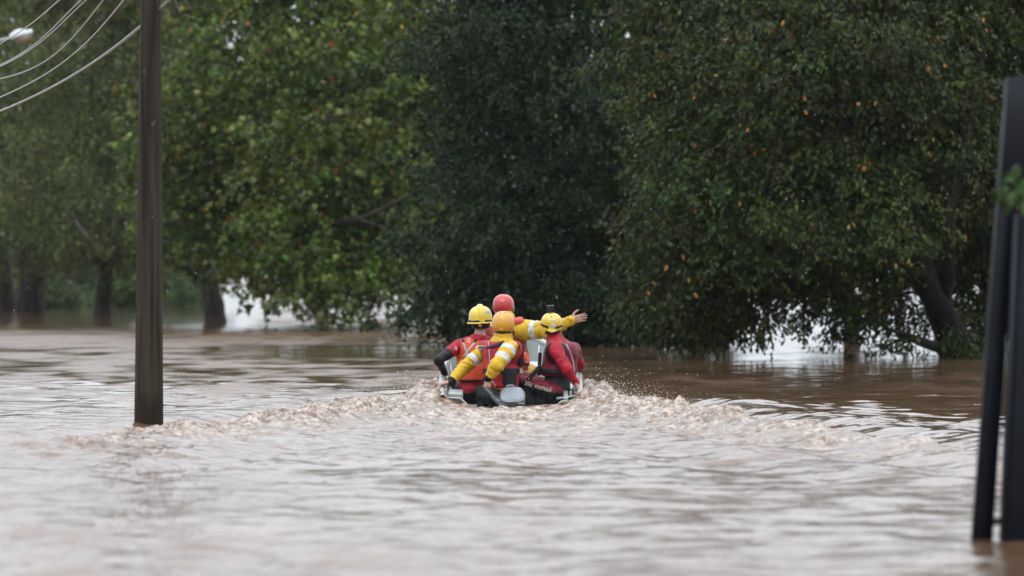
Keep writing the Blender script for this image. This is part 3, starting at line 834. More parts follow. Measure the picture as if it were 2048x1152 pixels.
# ------------------------------------------------------------------ concrete pole and its cables
CONC = principled('stained_concrete', (0.020, 0.0145, 0.010), 0.75, spec=0.18, var=0.55, scale=3.2, bump=0.6, bscale=45, stretch=(7, 7, 0.22), var2=(0.050, 0.037, 0.027))
GALV = principled('grey_cable', (0.36, 0.37, 0.38), 0.4, var=0.2, scale=20)
BLACK = principled('black_plastic', (0.012, 0.012, 0.013), 0.4, var=0.2)
def make_pole():
    b = P(297.5, 853, 54.0)
    t = P(301.5, 0, 54.0)
    ax = (t - b) / (t[2] - b[2])
    zs = np.linspace(-1.0, 8.6, 40)
    path = np.array([b + ax * (z - b[2]) for z in zs])
    r = np.interp(zs, [-1, 0, 4.05, 8.6], [0.148, 0.139, 0.097, 0.06])
    v, f = tube(path, r, 32)
    root = mesh_obj('utility_pole', v, f, CONC)
    # the wet band and the streaks that run down from it belong to the surface
    t = CONC.node_tree
    bs = t.nodes['Principled BSDF']
    ramp = bs.inputs['Base Color'].links[0].from_node
    tc = t.nodes.new('ShaderNodeTexCoord'); se = t.nodes.new('ShaderNodeSeparateXYZ'); nz = t.nodes.new('ShaderNodeTexNoise')
    nz.inputs['Scale'].default_value = 9.0
    t.links.new(tc.outputs['Object'], se.inputs[0]); t.links.new(tc.outputs['Object'], nz.inputs['Vector'])
    ad = t.nodes.new('ShaderNodeMath'); ad.operation = 'MULTIPLY_ADD'; ad.inputs[1].default_value = -0.35
    t.links.new(nz.outputs['Fac'], ad.inputs[0]); t.links.new(se.outputs['Z'], ad.inputs[2])
    mr = t.nodes.new('ShaderNodeMapRange'); mr.inputs['From Min'].default_value = 0.02; mr.inputs['From Max'].default_value = 0.2
    t.links.new(ad.outputs[0], mr.inputs['Value'])
    mx = t.nodes.new('ShaderNodeMix'); mx.data_type = 'RGBA'; mx.inputs[6].default_value = (0.016, 0.010, 0.006, 1)
    t.links.new(mr.outputs[0], mx.inputs[0]); t.links.new(ramp.outputs['Color'], mx.inputs[7])
    t.links.new(mx.outputs[2], bs.inputs['Base Color'])
    return tag(root, 'tapered dark concrete utility pole standing in the flood water', 'pole')
make_pole()

def cable(label, pts, r, twist=0, dep=None):
    """pts: (px, py) along the line at rising distance; the far end hangs on beyond the frame"""
    r = r * 0.85
    q = np.array([P(px, py, d) for px, py, d in pts])
    n = 60
    tt = np.linspace(0, 1, n)
    u = np.linspace(0, 1, len(q))
    # smooth polynomial through the points
    deg = min(3, len(q) - 1)
    path = np.stack([np.polyval(np.polyfit(u, q[:, k], deg), tt) for k in range(3)], 1)
    if twist:
        n = 260
        tt = np.linspace(0, 1, n)
        path = np.stack([np.polyval(np.polyfit(u, q[:, k], deg), tt) for k in range(3)], 1)
        L = np.concatenate([[0], np.cumsum(np.linalg.norm(np.diff(path, axis=0), axis=1))])
        parts = []
        for s in range(twist):
            ph = L * 2 * math.pi / 0.5 + s * 2 * math.pi / twist
            off = np.stack([np.cos(ph) * r * 0.62, 0 * ph, np.sin(ph) * r * 0.62], 1)
            parts.append(tube(path + off, r * 0.62, 6))
        v, f = merge(parts)
    else:
        v, f = tube(path, r, 7)
    # on to the concrete pole at one end and the lamp post at the other
    e0 = P(300, pts[0][1] - 50, 54.0) if pts[0][0] < 300 else P(318, pts[0][1] - 12, 53.9)
    e1 = P(-150, min(pts[-1][1], 240) + 40, 126.0)
    if pts[0][0] < 300:
        v, f = merge([(v, f), tube([path[0], e0], r, 7)])
    v, f = merge([(v, f), tube([path[-1], (path[-1] * 0.5 + e1 * 0.5) - np.array([0, 0, 0.15]), e1], r, 7)])
    o = mesh_obj('overhead_cable', v, f, GALV)
    tag(o, label, 'cable', 'overhead cables')
    return o
cable('thick twisted grey cable, lowest of the overhead lines', [(340, -2, 53.6), (283, 50, 55), (200, 118, 59), (100, 176, 64.5), (0, 221, 71), (-120, 262, 80)], 0.014, twist=3)
cable('thin smooth cable, second lowest of the overhead lines', [(262, -20, 55), (180, 80, 60), (90, 147, 65), (0, 195, 71), (-120, 240, 80)], 0.0085)
cable('knotted thin cable in the middle of the overhead lines', [(224, -24, 55), (150, 72, 60), (75, 131, 65), (0, 157, 71), (-110, 172, 80)], 0.009, twist=2)
cable('thin cable, lower of the close pair above the knotted line', [(198, -24, 55), (130, 42, 60), (60, 99, 65), (0, 132, 71), (-110, 176, 80)], 0.0085)
cable('thin cable, upper of the close pair above the knotted line', [(190, -26, 55), (125, 38, 60), (60, 95, 65), (0, 129, 71), (-110, 172, 80)], 0.0075)
cable('thin cable crossing in front of the street lamp head, topmost line', [(150, -26, 55), (100, 18, 60), (50, 55, 65), (0, 88, 71), (-110, 150, 80)], 0.008)

def make_clamp():
    o = empty('cable_clamp', P(347, -4, 53.5), 'black cable clamp hanging beside the top of the concrete pole', 'clamp')
    pts = [P(330, -14, 53.5), P(346, -8, 53.5), P(349, 6, 53.5), P(355, 22, 53.5), P(357, 31, 53.5)]
    v, f = tube(pts, [0.018, 0.026, 0.022, 0.018, 0.012], 9)
    mesh_obj('hook', v, f, BLACK, o)
    v, f = box(P(346, -12, 53.5), (0.12, 0.05, 0.07), bev=0.012)
    mesh_obj('jaw', v, f, BLACK, o)
make_clamp()

# ------------------------------------------------------------------ street lamp behind the cables
def make_lamp():
    d = 126.0
    base = P(-150, 675, d)
    o = empty('street_lamp', (base[0], d, 0), 'white street lamp head with an amber bowl at the top left', 'lamp')
    steel = principled('lamp_steel', (0.3, 0.31, 0.32), 0.4, metal=0.6, var=0.1)
    white = principled('lamp_white', (0.42, 0.44, 0.46), 0.35, var=0.05)
    amber = principled('lamp_bowl', (0.27, 0.215, 0.125), 0.3, var=0.1)
    pole_top = P(-150, 110, d)
    v, f = tube([(base[0], d, -0.8), (base[0], d, pole_top[2])], [0.09, 0.06], 14)
    mesh_obj('post', v, f, steel, o)
    v, f = tube([pole_top, P(-80, 97, d), P(-30, 87, d), P(8, 79, d), P(24, 75, d)], [0.035, 0.032, 0.03, 0.03, 0.028], 9)
    mesh_obj('arm', v, f, steel, o)
    # housing: half of a flattened tear, tilted with the arm
    c = P(43, 74, d)
    ax = P(64, 64.5, d) - P(21, 77, d); L = np.linalg.norm(ax); ax /= L
    up = np.array([0, 0, 1.0]); up -= ax * ax[2]; up /= np.linalg.norm(up)
    sd_ = np.cross(ax, up)
    def shell(h, wmax, sgn, t0, t1):
        V, F = [], []
        nu, nv = 16, 9
        for i in range(nu):
            t = i / (nu - 1)
            prof = (math.sin(math.pi * min(1, 0.12 + t * 0.93)) ** 0.55) if sgn > 0 else math.sin(math.pi * (0.02 + 0.96 * t)) ** 0.6
            if sgn > 0 and t > 0.85: prof = max(prof, 0.62)
            for j in range(nv):
                a = math.pi * j / (nv - 1)
                p = c + ax * (t0 + (t1 - t0) * t - 0.5) * L + sd_ * math.cos(a) * wmax * prof + up * sgn * math.sin(a) * h * prof
                V.append(p)
        for i in range(nu - 1):
            for j in range(nv - 1):
                F.append((i * nv + j, i * nv + j + 1, (i + 1) * nv + j + 1, (i + 1) * nv + j))
        for i in range(nu - 1):
            F.append((i * nv, (i + 1) * nv, (i + 1) * nv + nv - 1, i * nv + nv - 1))
        F.append(tuple(range(nv))); F.append(tuple((nu - 1) * nv + k for k in range(nv)))
        return V, F
    V, F = shell(0.19, 0.16, 1, 0.0, 1.04)
    mesh_obj('housing', V, F, white, o)
    V, F = shell(0.15, 0.135, -1, 0.12, 0.97)
    mesh_obj('lamp_bowl', V, F, amber, o)
make_lamp()

# ------------------------------------------------------------------ bent steel gate, right foreground
GATE = principled('dark_gate_paint', (0.004, 0.0055, 0.009), 0.5, spec=0.16, var=0.35, scale=5, bump=0.25, bscale=30)
def prism(poly_px, d, thick, bev=0.008):
    """an upright bar with the outline poly_px (photo pixels at distance d), thick metres deep, edges eased"""
    q = np.array([P(x, y, d) for x, y in poly_px])
    c = q.mean(0)
    dirs = (c - q); dirs /= np.linalg.norm(dirs, axis=1)[:, None]
    n = len(q)
    V = np.concatenate([q + dirs * bev, q + [0, bev, 0], q + [0, thick - bev, 0], q + dirs * bev + [0, thick, 0]])
    F = [tuple(range(n))]
    for r in range(3):
        for i in range(n):
            k = (i + 1) % n
            F.append((r * n + i, (r + 1) * n + i, (r + 1) * n + k, r * n + k))
    F.append(tuple(range(4 * n - 1, 3 * n - 1, -1)))
    return V, F
def make_gate():
    d = 31.3
    o = empty('steel_gate', (2.75, d, 0), 'bent dark steel gate leaning out of the water at the right edge', 'gate')
    v, f = prism([(1936, 1190), (1978, 1190), (2050, 160), (2014, 156)], d, 0.10)
    mesh_obj('leaning_post', v, f, GATE, o)
    v, f = prism([(2014, 154), (2300, 158), (2290, 425), (1998, 405)], d - 0.06, 0.05)
    mesh_obj('top_panel', v, f, GATE, o)
    v, f = prism([(2008, 1190), (2125, 1190), (2150, 440), (2046, 428)], d - 0.32, 0.36)
    mesh_obj('gate_post', v, f, GATE, o)
    v, f = prism([(2003, 1190), (2007.5, 1190), (2042, 428), (2034, 428)], d - 0.3, 0.3, 0.003)
    mesh_obj('edge_rail', v, f, GATE, o)
    v, f = tube([P(1978, 1044, d + 0.03), P(2010, 1043, d + 0.03)], 0.018, 10)
    mesh_obj('hinge', v, f, GATE, o)
    v, f = tube([P(2030, 668, d + 0.1), P(2200, 660, d + 0.1)], 0.03, 8)
    mesh_obj('cross_bar', v, f, GATE, o)
make_gate()

def make_sprig():
    rng = np.random.RandomState(9)
    d = 30.4
    o = empty('leafy_branch', P(2060, 380, d), 'blurred sprig of fresh green leaves in front of the steel gate', 'branch')
    tw = [P(2120, 330, d), P(2075, 352, d), P(2040, 372, d), P(2008, 398, d)]
    v, f = tube(tw, [0.012, 0.009, 0.006, 0.003], 6)
    mesh_obj('twig', v, f, BARK_GREY, o)
    spots = []
    for i in range(30):
        px = 1996 + 70 * rng.rand()
        py = 362 + 50 * rng.rand() + 10 * (px > 2020) * rng.rand()
        spots.append((P(px, py - 14, d - 0.15 + 0.3 * rng.rand()), 0, 1.0))
    single_leaves(o, spots, OVAL, 0.105, [LEAF_FRESH], 10, droop=0.5)
make_sprig()
# ------------------------------------------------------------------ the boat
ALU = principled('wet_aluminium', (0.42, 0.435, 0.43), 0.38, metal=0.55, var=0.15, scale=6, bump=0.12, bscale=50)
ALU_WHITE = principled('pale_boat_paint', (0.31, 0.335, 0.33), 0.35, var=0.10, scale=4, bump=0.06, bscale=30)
ALU_EDGE = principled('bright_rim', (0.30, 0.31, 0.31), 0.38, var=0.08)
ALU_DIRTY = principled('muddy_aluminium', (0.15, 0.128, 0.11), 0.45, metal=0.35, var=0.3, scale=9, bump=0.15, bscale=40)
STERN = 61.5
PITCH = math.radians(8.8)
ROLL = math.radians(1.75)
boat = empty('rescue_boat', (0, STERN, 0), 'aluminium motor boat carrying the rescue crew, bow raised', 'boat')
_cp, _sp = math.cos(PITCH), math.sin(PITCH)
_cr, _sr = math.cos(ROLL), math.sin(ROLL)
def B(x, s, z):
    """boat coordinates (x to starboard, s forward, z up from the stern gunwale) -> the place"""
    y2, z2 = s * _cp - z * _sp, s * _sp + z * _cp
    x3, z3 = x * _cr + z2 * _sr * 0, z2 - x * _sr
    return np.array([x3 - 0.013, STERN + y2, z3 + 0.075])
def beam(s):
    return float(np.interp(s, [0, 1.0, 2.0, 2.6, 3.2, 3.8, 4.3, 4.6], [0.735, 0.755, 0.745, 0.68, 0.55, 0.36, 0.15, 0.012]))
def make_boat():
    st = np.concatenate([np.linspace(0, 2.4, 9), np.linspace(2.7, 4.6, 10)])
    # hull skin: outer and inner side, one closed loft per station
    V, F = [], []
    for s in st:
        w = beam(s); fl = 0.80 + 0.08 * (s > 3)
        dp = float(np.interp(s, [0, 2.5, 4.0, 4.6], [0.50, 0.50, 0.42, 0.24]))
        o = [(-w, 0), (-w * 0.97, -dp * 0.5), (-w * fl, -dp), (0, -dp - 0.05), (w * fl, -dp), (w * 0.97, -dp * 0.5), (w, 0)]
        i = [(w - 0.02, 0), (w * 0.97 - 0.02, -dp * 0.5), (w * fl - 0.02, -dp + 0.05), (0, -dp + 0.05), (-w * fl + 0.02, -dp + 0.05), (-w * 0.97 + 0.02, -dp * 0.5), (-w + 0.02, 0)]
        for x, z in o + i:
            V.append(B(max(min(x, w), -w), s, z))
    n = 14
    for k in range(len(st) - 1):
        for j in range(n):
            m = (j + 1) % n
            F.append((k * n + j, k * n + m, (k + 1) * n + m, (k + 1) * n + j))
    F.append(tuple(range(n)))
    mesh_obj('hull', V, F, ALU_WHITE, boat, smooth=False)
    for sg in (-1, 1):
        ss = np.concatenate([np.linspace(-0.07, 2.4, 14), np.linspace(2.6, 4.6, 14)])
        path = [B(sg * (beam(max(s, 0)) + 0.005), s, 0.02) for s in ss]
        g = mesh_obj('gunwale_tube', *tube(path, 0.033, 14, cap=False), ALU_EDGE, boat)
        mesh_obj('tube_mouth', *tube([path[0] + np.array([0, 0.012, 0]), path[0] + np.array([0, 0.03, 0])], [0.032, 0.032], 14), BLACK, g)
        # side ribs inside the hull
        for s in (0.3, 0.75, 1.2, 1.75, 2.3, 2.8, 3.3, 3.8):
            w = beam(s)
            rb = [B(sg * (w - 0.03), s, -0.02), B(sg * (w * 0.96 - 0.03), s, -0.24), B(sg * (w * 0.80 - 0.02), s, -0.43)]
            mesh_obj('rib', *tube(rb, 0.016, 6), ALU, boat)
    # transom: high corners, sloping down to the motor well
    prof = [(-0.74, 0.0), (-0.55, 0.0), (-0.43, -0.105), (-0.28, -0.125), (0.28, -0.125), (0.43, -0.105), (0.55, 0.0), (0.74, 0.0)]
    V = [B(x, 0.0, z) for x, z in prof] + [B(x * 0.9, 0.0, -0.55) for x, z in prof]
    V += [B(x, 0.03, z) for x, z in prof] + [B(x * 0.9, 0.03, -0.55) for x, z in prof]
    m = len(prof)
    F = []
    for i in range(m - 1):
        F += [(i, i + 1, m + i + 1, m + i), (2 * m + i + 1, 2 * m + i, 3 * m + i, 3 * m + i + 1), (i + 1, i, 2 * m + i, 2 * m + i + 1)]
    t = mesh_obj('transom', V, F, ALU_DIRTY, boat, smooth=False)
    mesh_obj('transom_rim', *tube([B(x, 0.01, z + 0.006) for x, z in prof], 0.011, 8), ALU_EDGE, t)
    # thwarts
    for s, z in ((0.42, -0.17), (1.75, -0.14), (2.9, -0.10)):
        w = beam(s) * 0.93
        v, f = box((0, 0, 0), (w * 2, 0.28, 0.035), bev=0.01)
        v = np.array([B(a[0], s + a[1], z + a[2]) for a in v])
        mesh_obj('thwart', v, f, ALU, boat, smooth=False)
    # floor boards
    for i in range(6):
        x = -0.45 + i * 0.18
        v, f = box((0, 0, 0), (0.165, 2.9, 0.02))
        v = np.array([B(x + a[0], 1.65 + a[1], -0.40 + a[2]) for a in v])
        mesh_obj('floor_board', v, f, ALU, boat, smooth=False)
    # stern locker boxes beside the crew
    v, f = box((0, 0, 0), (0.16, 0.26, 0.16), bev=0.012)
    mesh_obj('stern_locker', np.array([B(-0.60 + a[0], 0.42 + a[1], -0.07 + a[2]) for a in v]), f, ALU_WHITE, boat, smooth=False)
    # brace on the starboard side
    mesh_obj('brace', *tube([B(0.50, 0.32, -0.02), B(0.70, 0.40, 0.0)], 0.012, 8), ALU_EDGE, boat)
    mesh_obj('side_panel', *(lambda vf: (np.array([B(0.60 + a[0], 0.55 + a[1], -0.10 + a[2]) for a in vf[0]]), vf[1]))(box((0, 0, 0), (0.05, 0.5, 0.2), bev=0.01)), ALU_WHITE, boat, smooth=False)
make_boat()

# ------------------------------------------------------------------ distance-field modelling (bodies, clothing, helmets)
def surface_nets(F, org, h):
    s = F < 0
    nx, ny, nz = F.shape
    c = np.zeros((nx - 1, ny - 1, nz - 1), np.int8)
    for dx in (0, 1):
        for dy in (0, 1):
            for dz in (0, 1):
                c += s[dx:nx - 1 + dx, dy:ny - 1 + dy, dz:nz - 1 + dz]
    act = np.argwhere((c > 0) & (c < 8))
    ids = np.full(c.shape, -1, np.int64)
    ids[act[:, 0], act[:, 1], act[:, 2]] = np.arange(len(act))
    off = [(a, b, d) for a in (0, 1) for b in (0, 1) for d in (0, 1)]
    val = np.stack([F[act[:, 0] + a, act[:, 1] + b, act[:, 2] + d] for a, b, d in off], 1)
    acc = np.zeros((len(act), 3)); cnt = np.zeros(len(act))
    for i in range(8):
        for j in range(i + 1, 8):
            if sum(abs(p - q) for p, q in zip(off[i], off[j])) != 1:
                continue
            m = (val[:, i] < 0) != (val[:, j] < 0)
            t = val[m, i] / (val[m, i] - val[m, j])
            acc[m] += np.array(off[i]) + t[:, None] * (np.array(off[j]) - np.array(off[i]))
            cnt[m] += 1
    V = org + h * (act + acc / cnt[:, None])
    Q = []
    for ax in range(3):
        sl0 = [slice(None)] * 3; sl1 = [slice(None)] * 3
        sl0[ax] = slice(0, -1); sl1[ax] = slice(1, None)
        a, b = s[tuple(sl0)], s[tuple(sl1)]
        e = np.argwhere(a != b)
        o1, o2 = (ax + 1) % 3, (ax + 2) % 3
        ok = (e[:, o1] > 0) & (e[:, o2] > 0) & (e[:, o1] < F.shape[o1] - 1) & (e[:, o2] < F.shape[o2] - 1)
        e = e[ok]
        flip = a[e[:, 0], e[:, 1], e[:, 2]]
        q = []
        for (u, v) in ((1, 1), (0, 1), (0, 0), (1, 0)):
            g = e.copy(); g[:, o1] -= u; g[:, o2] -= v
            q.append(ids[g[:, 0], g[:, 1], g[:, 2]])
        q = np.stack(q, 1)
        q[~flip] = q[~flip][:, ::-1]
        Q.append(q)
    return V, np.concatenate(Q)

def grid_for(lo, hi, h):
    lo = np.asarray(lo, float); hi = np.asarray(hi, float)
    n = np.ceil((hi - lo) / h).astype(int) + 1
    return lo, [lo[i] + h * np.arange(n[i]) for i in range(3)]

def d_cone(X, Y, Z, a, b, ra, rb):
    ab = b - a
    L2 = float(ab @ ab) + 1e-12
    t = np.clip(((X - a[0]) * ab[0] + (Y - a[1]) * ab[1] + (Z - a[2]) * ab[2]) / L2, 0, 1)
    dx, dy, dz = X - a[0] - t * ab[0], Y - a[1] - t * ab[1], Z - a[2] - t * ab[2]
    return np.sqrt(dx * dx + dy * dy + dz * dz) - (ra + (rb - ra) * t), t

def d_ell(X, Y, Z, c, r, R=None):
    dx, dy, dz = X - c[0], Y - c[1], Z - c[2]
    if R is not None:
        dx, dy, dz = [dx * R[0, i] + dy * R[1, i] + dz * R[2, i] for i in range(3)]
    k0 = np.sqrt((dx / r[0]) ** 2 + (dy / r[1]) ** 2 + (dz / r[2]) ** 2)
    k1 = np.sqrt((dx / r[0] ** 2) ** 2 + (dy / r[1] ** 2) ** 2 + (dz / r[2] ** 2) ** 2) + 1e-9
    return k0 * (k0 - 1) / k1

class Prim:
    def __init__(s, tag_, a=None, b=None, ra=0, rb=0, c=None, r=None, R=None, k=0.02):
        s.tag, s.k = tag_, k
        s.a, s.b, s.ra, s.rb, s.c, s.r, s.R = a, b, ra, rb, c, r, R
    def dist(s, X, Y, Z):
        if s.c is not None:
            d = d_ell(X, Y, Z, s.c, s.r, s.R)
            return d, np.zeros_like(d)
        return d_cone(X, Y, Z, s.a, s.b, s.ra, s.rb)
    def bounds(s):
        if s.c is not None:
            m = max(s.r)
            return s.c - m, s.c + m
        m = max(s.ra, s.rb)
        return np.minimum(s.a, s.b) - m, np.maximum(s.a, s.b) + m

def bone(tag_, a, b, ra, rb, k=0.02):
    return Prim(tag_, a=np.asarray(a, float), b=np.asarray(b, float), ra=ra, rb=rb, k=k)
def blob(tag_, c, r, R=None, k=0.02):
    return Prim(tag_, c=np.asarray(c, float), r=r, R=R, k=k)

def field(prims, axes, pad=0.09):
    shp = [len(a) for a in axes]
    F = np.full(shp, 0.5, np.float32)
    for p in prims:
        lo, hi = p.bounds()
        sl = []
        for i in range(3):
            i0 = max(0, int(np.searchsorted(axes[i], lo[i] - pad)))
            i1 = min(shp[i], int(np.searchsorted(axes[i], hi[i] + pad)) + 1)
            sl.append(slice(i0, max(i0 + 1, i1)))
        X = axes[0][sl[0]][:, None, None]; Y = axes[1][sl[1]][None, :, None]; Z = axes[2][sl[2]][None, None, :]
        d = p.dist(X, Y, Z)[0].astype(np.float32)
        f = F[tuple(sl)]
        k = p.k
        hh = np.maximum(k - np.abs(f - d), 0) / k
        F[tuple(sl)] = np.minimum(f, d) - hh * hh * k * 0.25
    return F

def vnormals(V, Q):
    n = np.zeros_like(V)
    fn = np.cross(V[Q[:, 2]] - V[Q[:, 0]], V[Q[:, 3]] - V[Q[:, 1]])
    for k in range(4):
        np.add.at(n, Q[:, k], fn)
    return n / (np.linalg.norm(n, axis=1)[:, None] + 1e-12)

def bounds_of(prims, m=0.06):
    lo = np.min([p.bounds()[0] for p in prims], 0) - m
    hi = np.max([p.bounds()[1] for p in prims], 0) + m
    return lo, hi

def owner(prims, C):
    D, T = [], []
    for p in prims:
        d, t = p.dist(C[:, 0], C[:, 1], C[:, 2])
        D.append(d); T.append(t)
    D, T = np.array(D), np.array(T)
    i = D.argmin(0)
    return np.array([p.tag for p in prims])[i], T[i, np.arange(len(C))], i

def folds(V, N, prims, own, t, amount, seed):
    """wrinkles of cloth, running round the limb they lie on, pushed along the normal"""
    x, y, z = V.T
    tags = [p.tag for p in prims]
    a = np.array([amount.get(q, 0.0) for q in tags])[own]
    A = np.array([(unit(p.b - p.a) if p.c is None else (0, 0, 1.0)) for p in prims])[own]
    O = np.array([(p.a if p.c is None else p.c) for p in prims])[own]
    rel = V - O
    u = np.sum(rel * A, 1)
    per = rel - u[:, None] * A
    wob = noise3(x * 7, y * 7, z * 7, seed + 3)
    f1 = 1 - np.abs(noise3(u * 15 + 0.9 * wob + own * 3.7, per[:, 0] * 6 + per[:, 1] * 4, per[:, 2] * 6, seed)) * 2.5
    f2 = 1 - np.abs(noise3(u * 31 - 1.4 * wob + own * 1.9, per[:, 0] * 11, per[:, 2] * 11 + per[:, 1] * 8, seed + 1)) * 2.4
    return V + N * (a * (0.8 * f1 + 0.4 * f2 - 0.35))[:, None]

def sdf_part(name, fn, lo, hi, h, mat, parent, fold=0, seed=0, flat=False):
    org, ax = grid_for(lo, hi, h)
    X, Y, Z = ax[0][:, None, None], ax[1][None, :, None], ax[2][None, None, :]
    F = fn(X, Y, Z)
    F = np.broadcast_to(F, [len(a) for a in ax]).astype(np.float32)
    V, Q = surface_nets(F, org, h)
    if fold:
        N = vnormals(V, Q)
        V = V + N * (fold * noise3(V[:, 0] * 17, V[:, 1] * 17, V[:, 2] * 21, seed))[:, None]
    return mesh_obj(name, V, Q, mat, parent, smooth=not flat)

def unit(v):
    v = np.asarray(v, float)
    return v / (np.linalg.norm(v) + 1e-12)

def hand(w, fdir, palm, thumb, curl=(0.3, 0.4, 0.3), spread=0.06, size=1.0, tag_='hand'):
    """bones of a hand: palm, four unequal fingers, a thumb leaving the side of the palm"""
    f = unit(fdir); pn = unit(np.asarray(palm) - f * np.dot(palm, f)); s = np.cross(f, pn)
    if np.dot(s, thumb) < 0: s = -s
    z = size
    out = []
    kn = w + f * 0.088 * z
    for o, r in ((0.026, 0.0165), (0.008, 0.018), (-0.010, 0.018), (-0.027, 0.0155)):
        out.append(bone(tag_, w + s * o * 0.6 * z, kn + s * o * z, r * z, r * 0.92 * z, k=0.012))
    for i, (o, L, r) in enumerate(((0.031, 0.078, 0.0092), (0.0105, 0.088, 0.0096), (-0.0105, 0.082, 0.0092), (-0.031, 0.064, 0.0082))):
        p = kn + s * o * z
        d = unit(f + s * spread * (1.5 - i))
        ang = 0
        for j, (fr, c) in enumerate(zip((0.45, 0.32, 0.23), curl)):
            ang += c
            dd = d * math.cos(ang) + pn * math.sin(ang)
            q = p + dd * L * fr * z
            out.append(bone(tag_, p, q, r * z * (1 - 0.08 * j), r * z * (0.93 - 0.1 * j), k=0.004))
            p = q
    b = w + f * 0.022 * z + s * 0.026 * z
    t1 = b + unit(f * 0.55 + s * 0.8 + pn * 0.25) * 0.042 * z
    t2 = t1 + unit(f * 0.75 + s * 0.5 + pn * (0.2 + 0.5 * curl[0])) * 0.034 * z
    t3 = t2 + unit(f * 0.85 + s * 0.25 + pn * (0.2 + 0.8 * curl[1])) * 0.026 * z
    out += [bone(tag_, b, t1, 0.015 * z, 0.0125 * z, k=0.01), bone(tag_, t1, t2, 0.0120 * z, 0.0108 * z, k=0.004), bone(tag_, t2, t3, 0.0106 * z, 0.0088 * z, k=0.004)]
    return out
# ------------------------------------------------------------------ clothing materials
YEL = principled('yellow_jacket', (0.465, 0.282, 0.014), 0.42, spec=0.22, var=0.13, scale=9, bump=0.25, bscale=70)
REDSHIRT = principled('red_shirt', (0.282, 0.009, 0.022), 0.6, spec=0.22, var=0.15, scale=12, bump=0.3, bscale=120)
BLK = principled('black_cloth', (0.009, 0.009, 0.012), 0.55, spec=0.22, var=0.3, scale=10, bump=0.3, bscale=90)
SKIN = principled('skin', (0.353, 0.201, 0.151), 0.45, var=0.12, scale=25, bump=0.1, bscale=150)
HAIR = principled('dark_hair', (0.014, 0.009, 0.007), 0.6, var=0.3, scale=60)
TAPE = principled('reflective_tape', (0.437, 0.445, 0.465), 0.35, var=0.08, scale=20)
ORANGE = principled('orange_vest', (0.465, 0.052, 0.014), 0.55, spec=0.22, var=0.12, scale=9, bump=0.3, bscale=90)
REDVEST = principled('red_vest', (0.296, 0.014, 0.025), 0.55, spec=0.22, var=0.14, scale=9, bump=0.3, bscale=90)
RUSTVEST = principled('rust_vest', (0.212, 0.032, 0.022), 0.6, spec=0.22, var=0.15, scale=9, bump=0.3, bscale=90)
MAROON = principled('maroon_vest', (0.120, 0.007, 0.018), 0.55, spec=0.22, var=0.2, scale=9, bump=0.3, bscale=90)
CORD = principled('pale_cord', (0.388, 0.374, 0.374), 0.5, var=0.1)
GREYSTRAP = principled('grey_strap', (0.282, 0.272, 0.282), 0.5, var=0.1)
H_YEL = principled('helmet_yellow', (0.522, 0.366, 0.014), 0.22, var=0.05, scale=8, coat=0.4)
H_ORG = principled('helmet_orange', (0.507, 0.240, 0.014), 0.24, var=0.05, scale=8, coat=0.4)
H_RED = principled('helmet_red', (0.36, 0.022, 0.022), 0.3, var=0.06, scale=8, coat=0.3)
WHITE = principled('white_mark', (0.529, 0.529, 0.522), 0.4, var=0.05)

def person(name, label, prims, mats, mat_of, fold, h=0.0080, seed=1):
    lo, hi = bounds_of(prims)
    org, ax = grid_for(lo, hi, h)
    F = field(prims, ax)
    V, Q = surface_nets(F, org, h)
    tv, tt_, oi = owner(prims, V)
    N = vnormals(V, Q)
    V = folds(V, N, prims, oi, tt_, fold, seed)
    C = V[Q].mean(1)
    tg, t, _ = owner(prims, C)
    fnrm = unit(np.array([0, 0, 1]))
    idx = mat_of(tg, t, C)
    base = [p for p in prims if p.tag == 'pelvis'][0]
    b = base.c if base.c is not None else base.a
    root = empty(name, (b[0], b[1], b[2] - 0.15), label, 'person', 'rescue crew in the boat')
    mesh_obj('body', V, Q, None, root, mats=mats, midx=idx)
    return root

def vest(parent, torso, cut, zlo, zhi, off, mat, name='life_vest', neck=None, seed=3, h=0.0095, tilt=None, extra=None):
    """a padded vest that follows the torso; returns its distance function so that straps can lie on it"""
    lo, hi = bounds_of(torso, off + 0.03)
    def fn(X, Y, Z, grow=0.0, clip=True):
        f = None
        for p in torso:
            d = p.dist(X, Y, Z)[0]
            if f is None: f = d
            else:
                k = 0.06
                hh = np.maximum(k - np.abs(f - d), 0) / k
                f = np.minimum(f, d) - hh * hh * k * 0.25
        f = f - off - grow
        if extra is not None:
            f = np.minimum(f, extra(X, Y, Z) - grow)
        zz = Z if tilt is None else Z + tilt[0] * (X - torso[0].a[0]) + tilt[1] * (Y - torso[0].a[1])
        f = smax(f, zlo - zz, 0.03); f = smax(f, zz - zhi, 0.03)
        for p, g in cut:
            f = smax(f, -(p.dist(X, Y, Z)[0] - g), 0.02)
        return f
    lo[2] = max(lo[2], zlo - 0.1); hi[2] = min(hi[2], zhi + 0.1)
    o = sdf_part(name, fn, lo, hi, h, mat, parent, fold=0.005, seed=seed)
    return o, fn, lo, hi

def smax(a, b, k):
    hh = np.maximum(k - np.abs(a - b), 0) / k
    return np.maximum(a, b) + hh * hh * k * 0.25

def strap(parent, fn, lo, hi, n, c, half, mat, name='strap', lim=None, grow=0.007, h=0.0075):
    """a band lying on a vest: the part of its surface within half a width of a plane"""
    n = unit(n)
    def g(X, Y, Z):
        f = fn(X, Y, Z, grow)
        dd = np.abs((X - c[0]) * n[0] + (Y - c[1]) * n[1] + (Z - c[2]) * n[2]) - half
        f = np.maximum(f, dd)
        inner = fn(X, Y, Z, -0.012)
        f = np.maximum(f, -inner)
        if lim is not None: f = np.maximum(f, lim(X, Y, Z))
        return f
    return sdf_part(name, g, lo - 0.02, hi + 0.02, h, mat, parent)

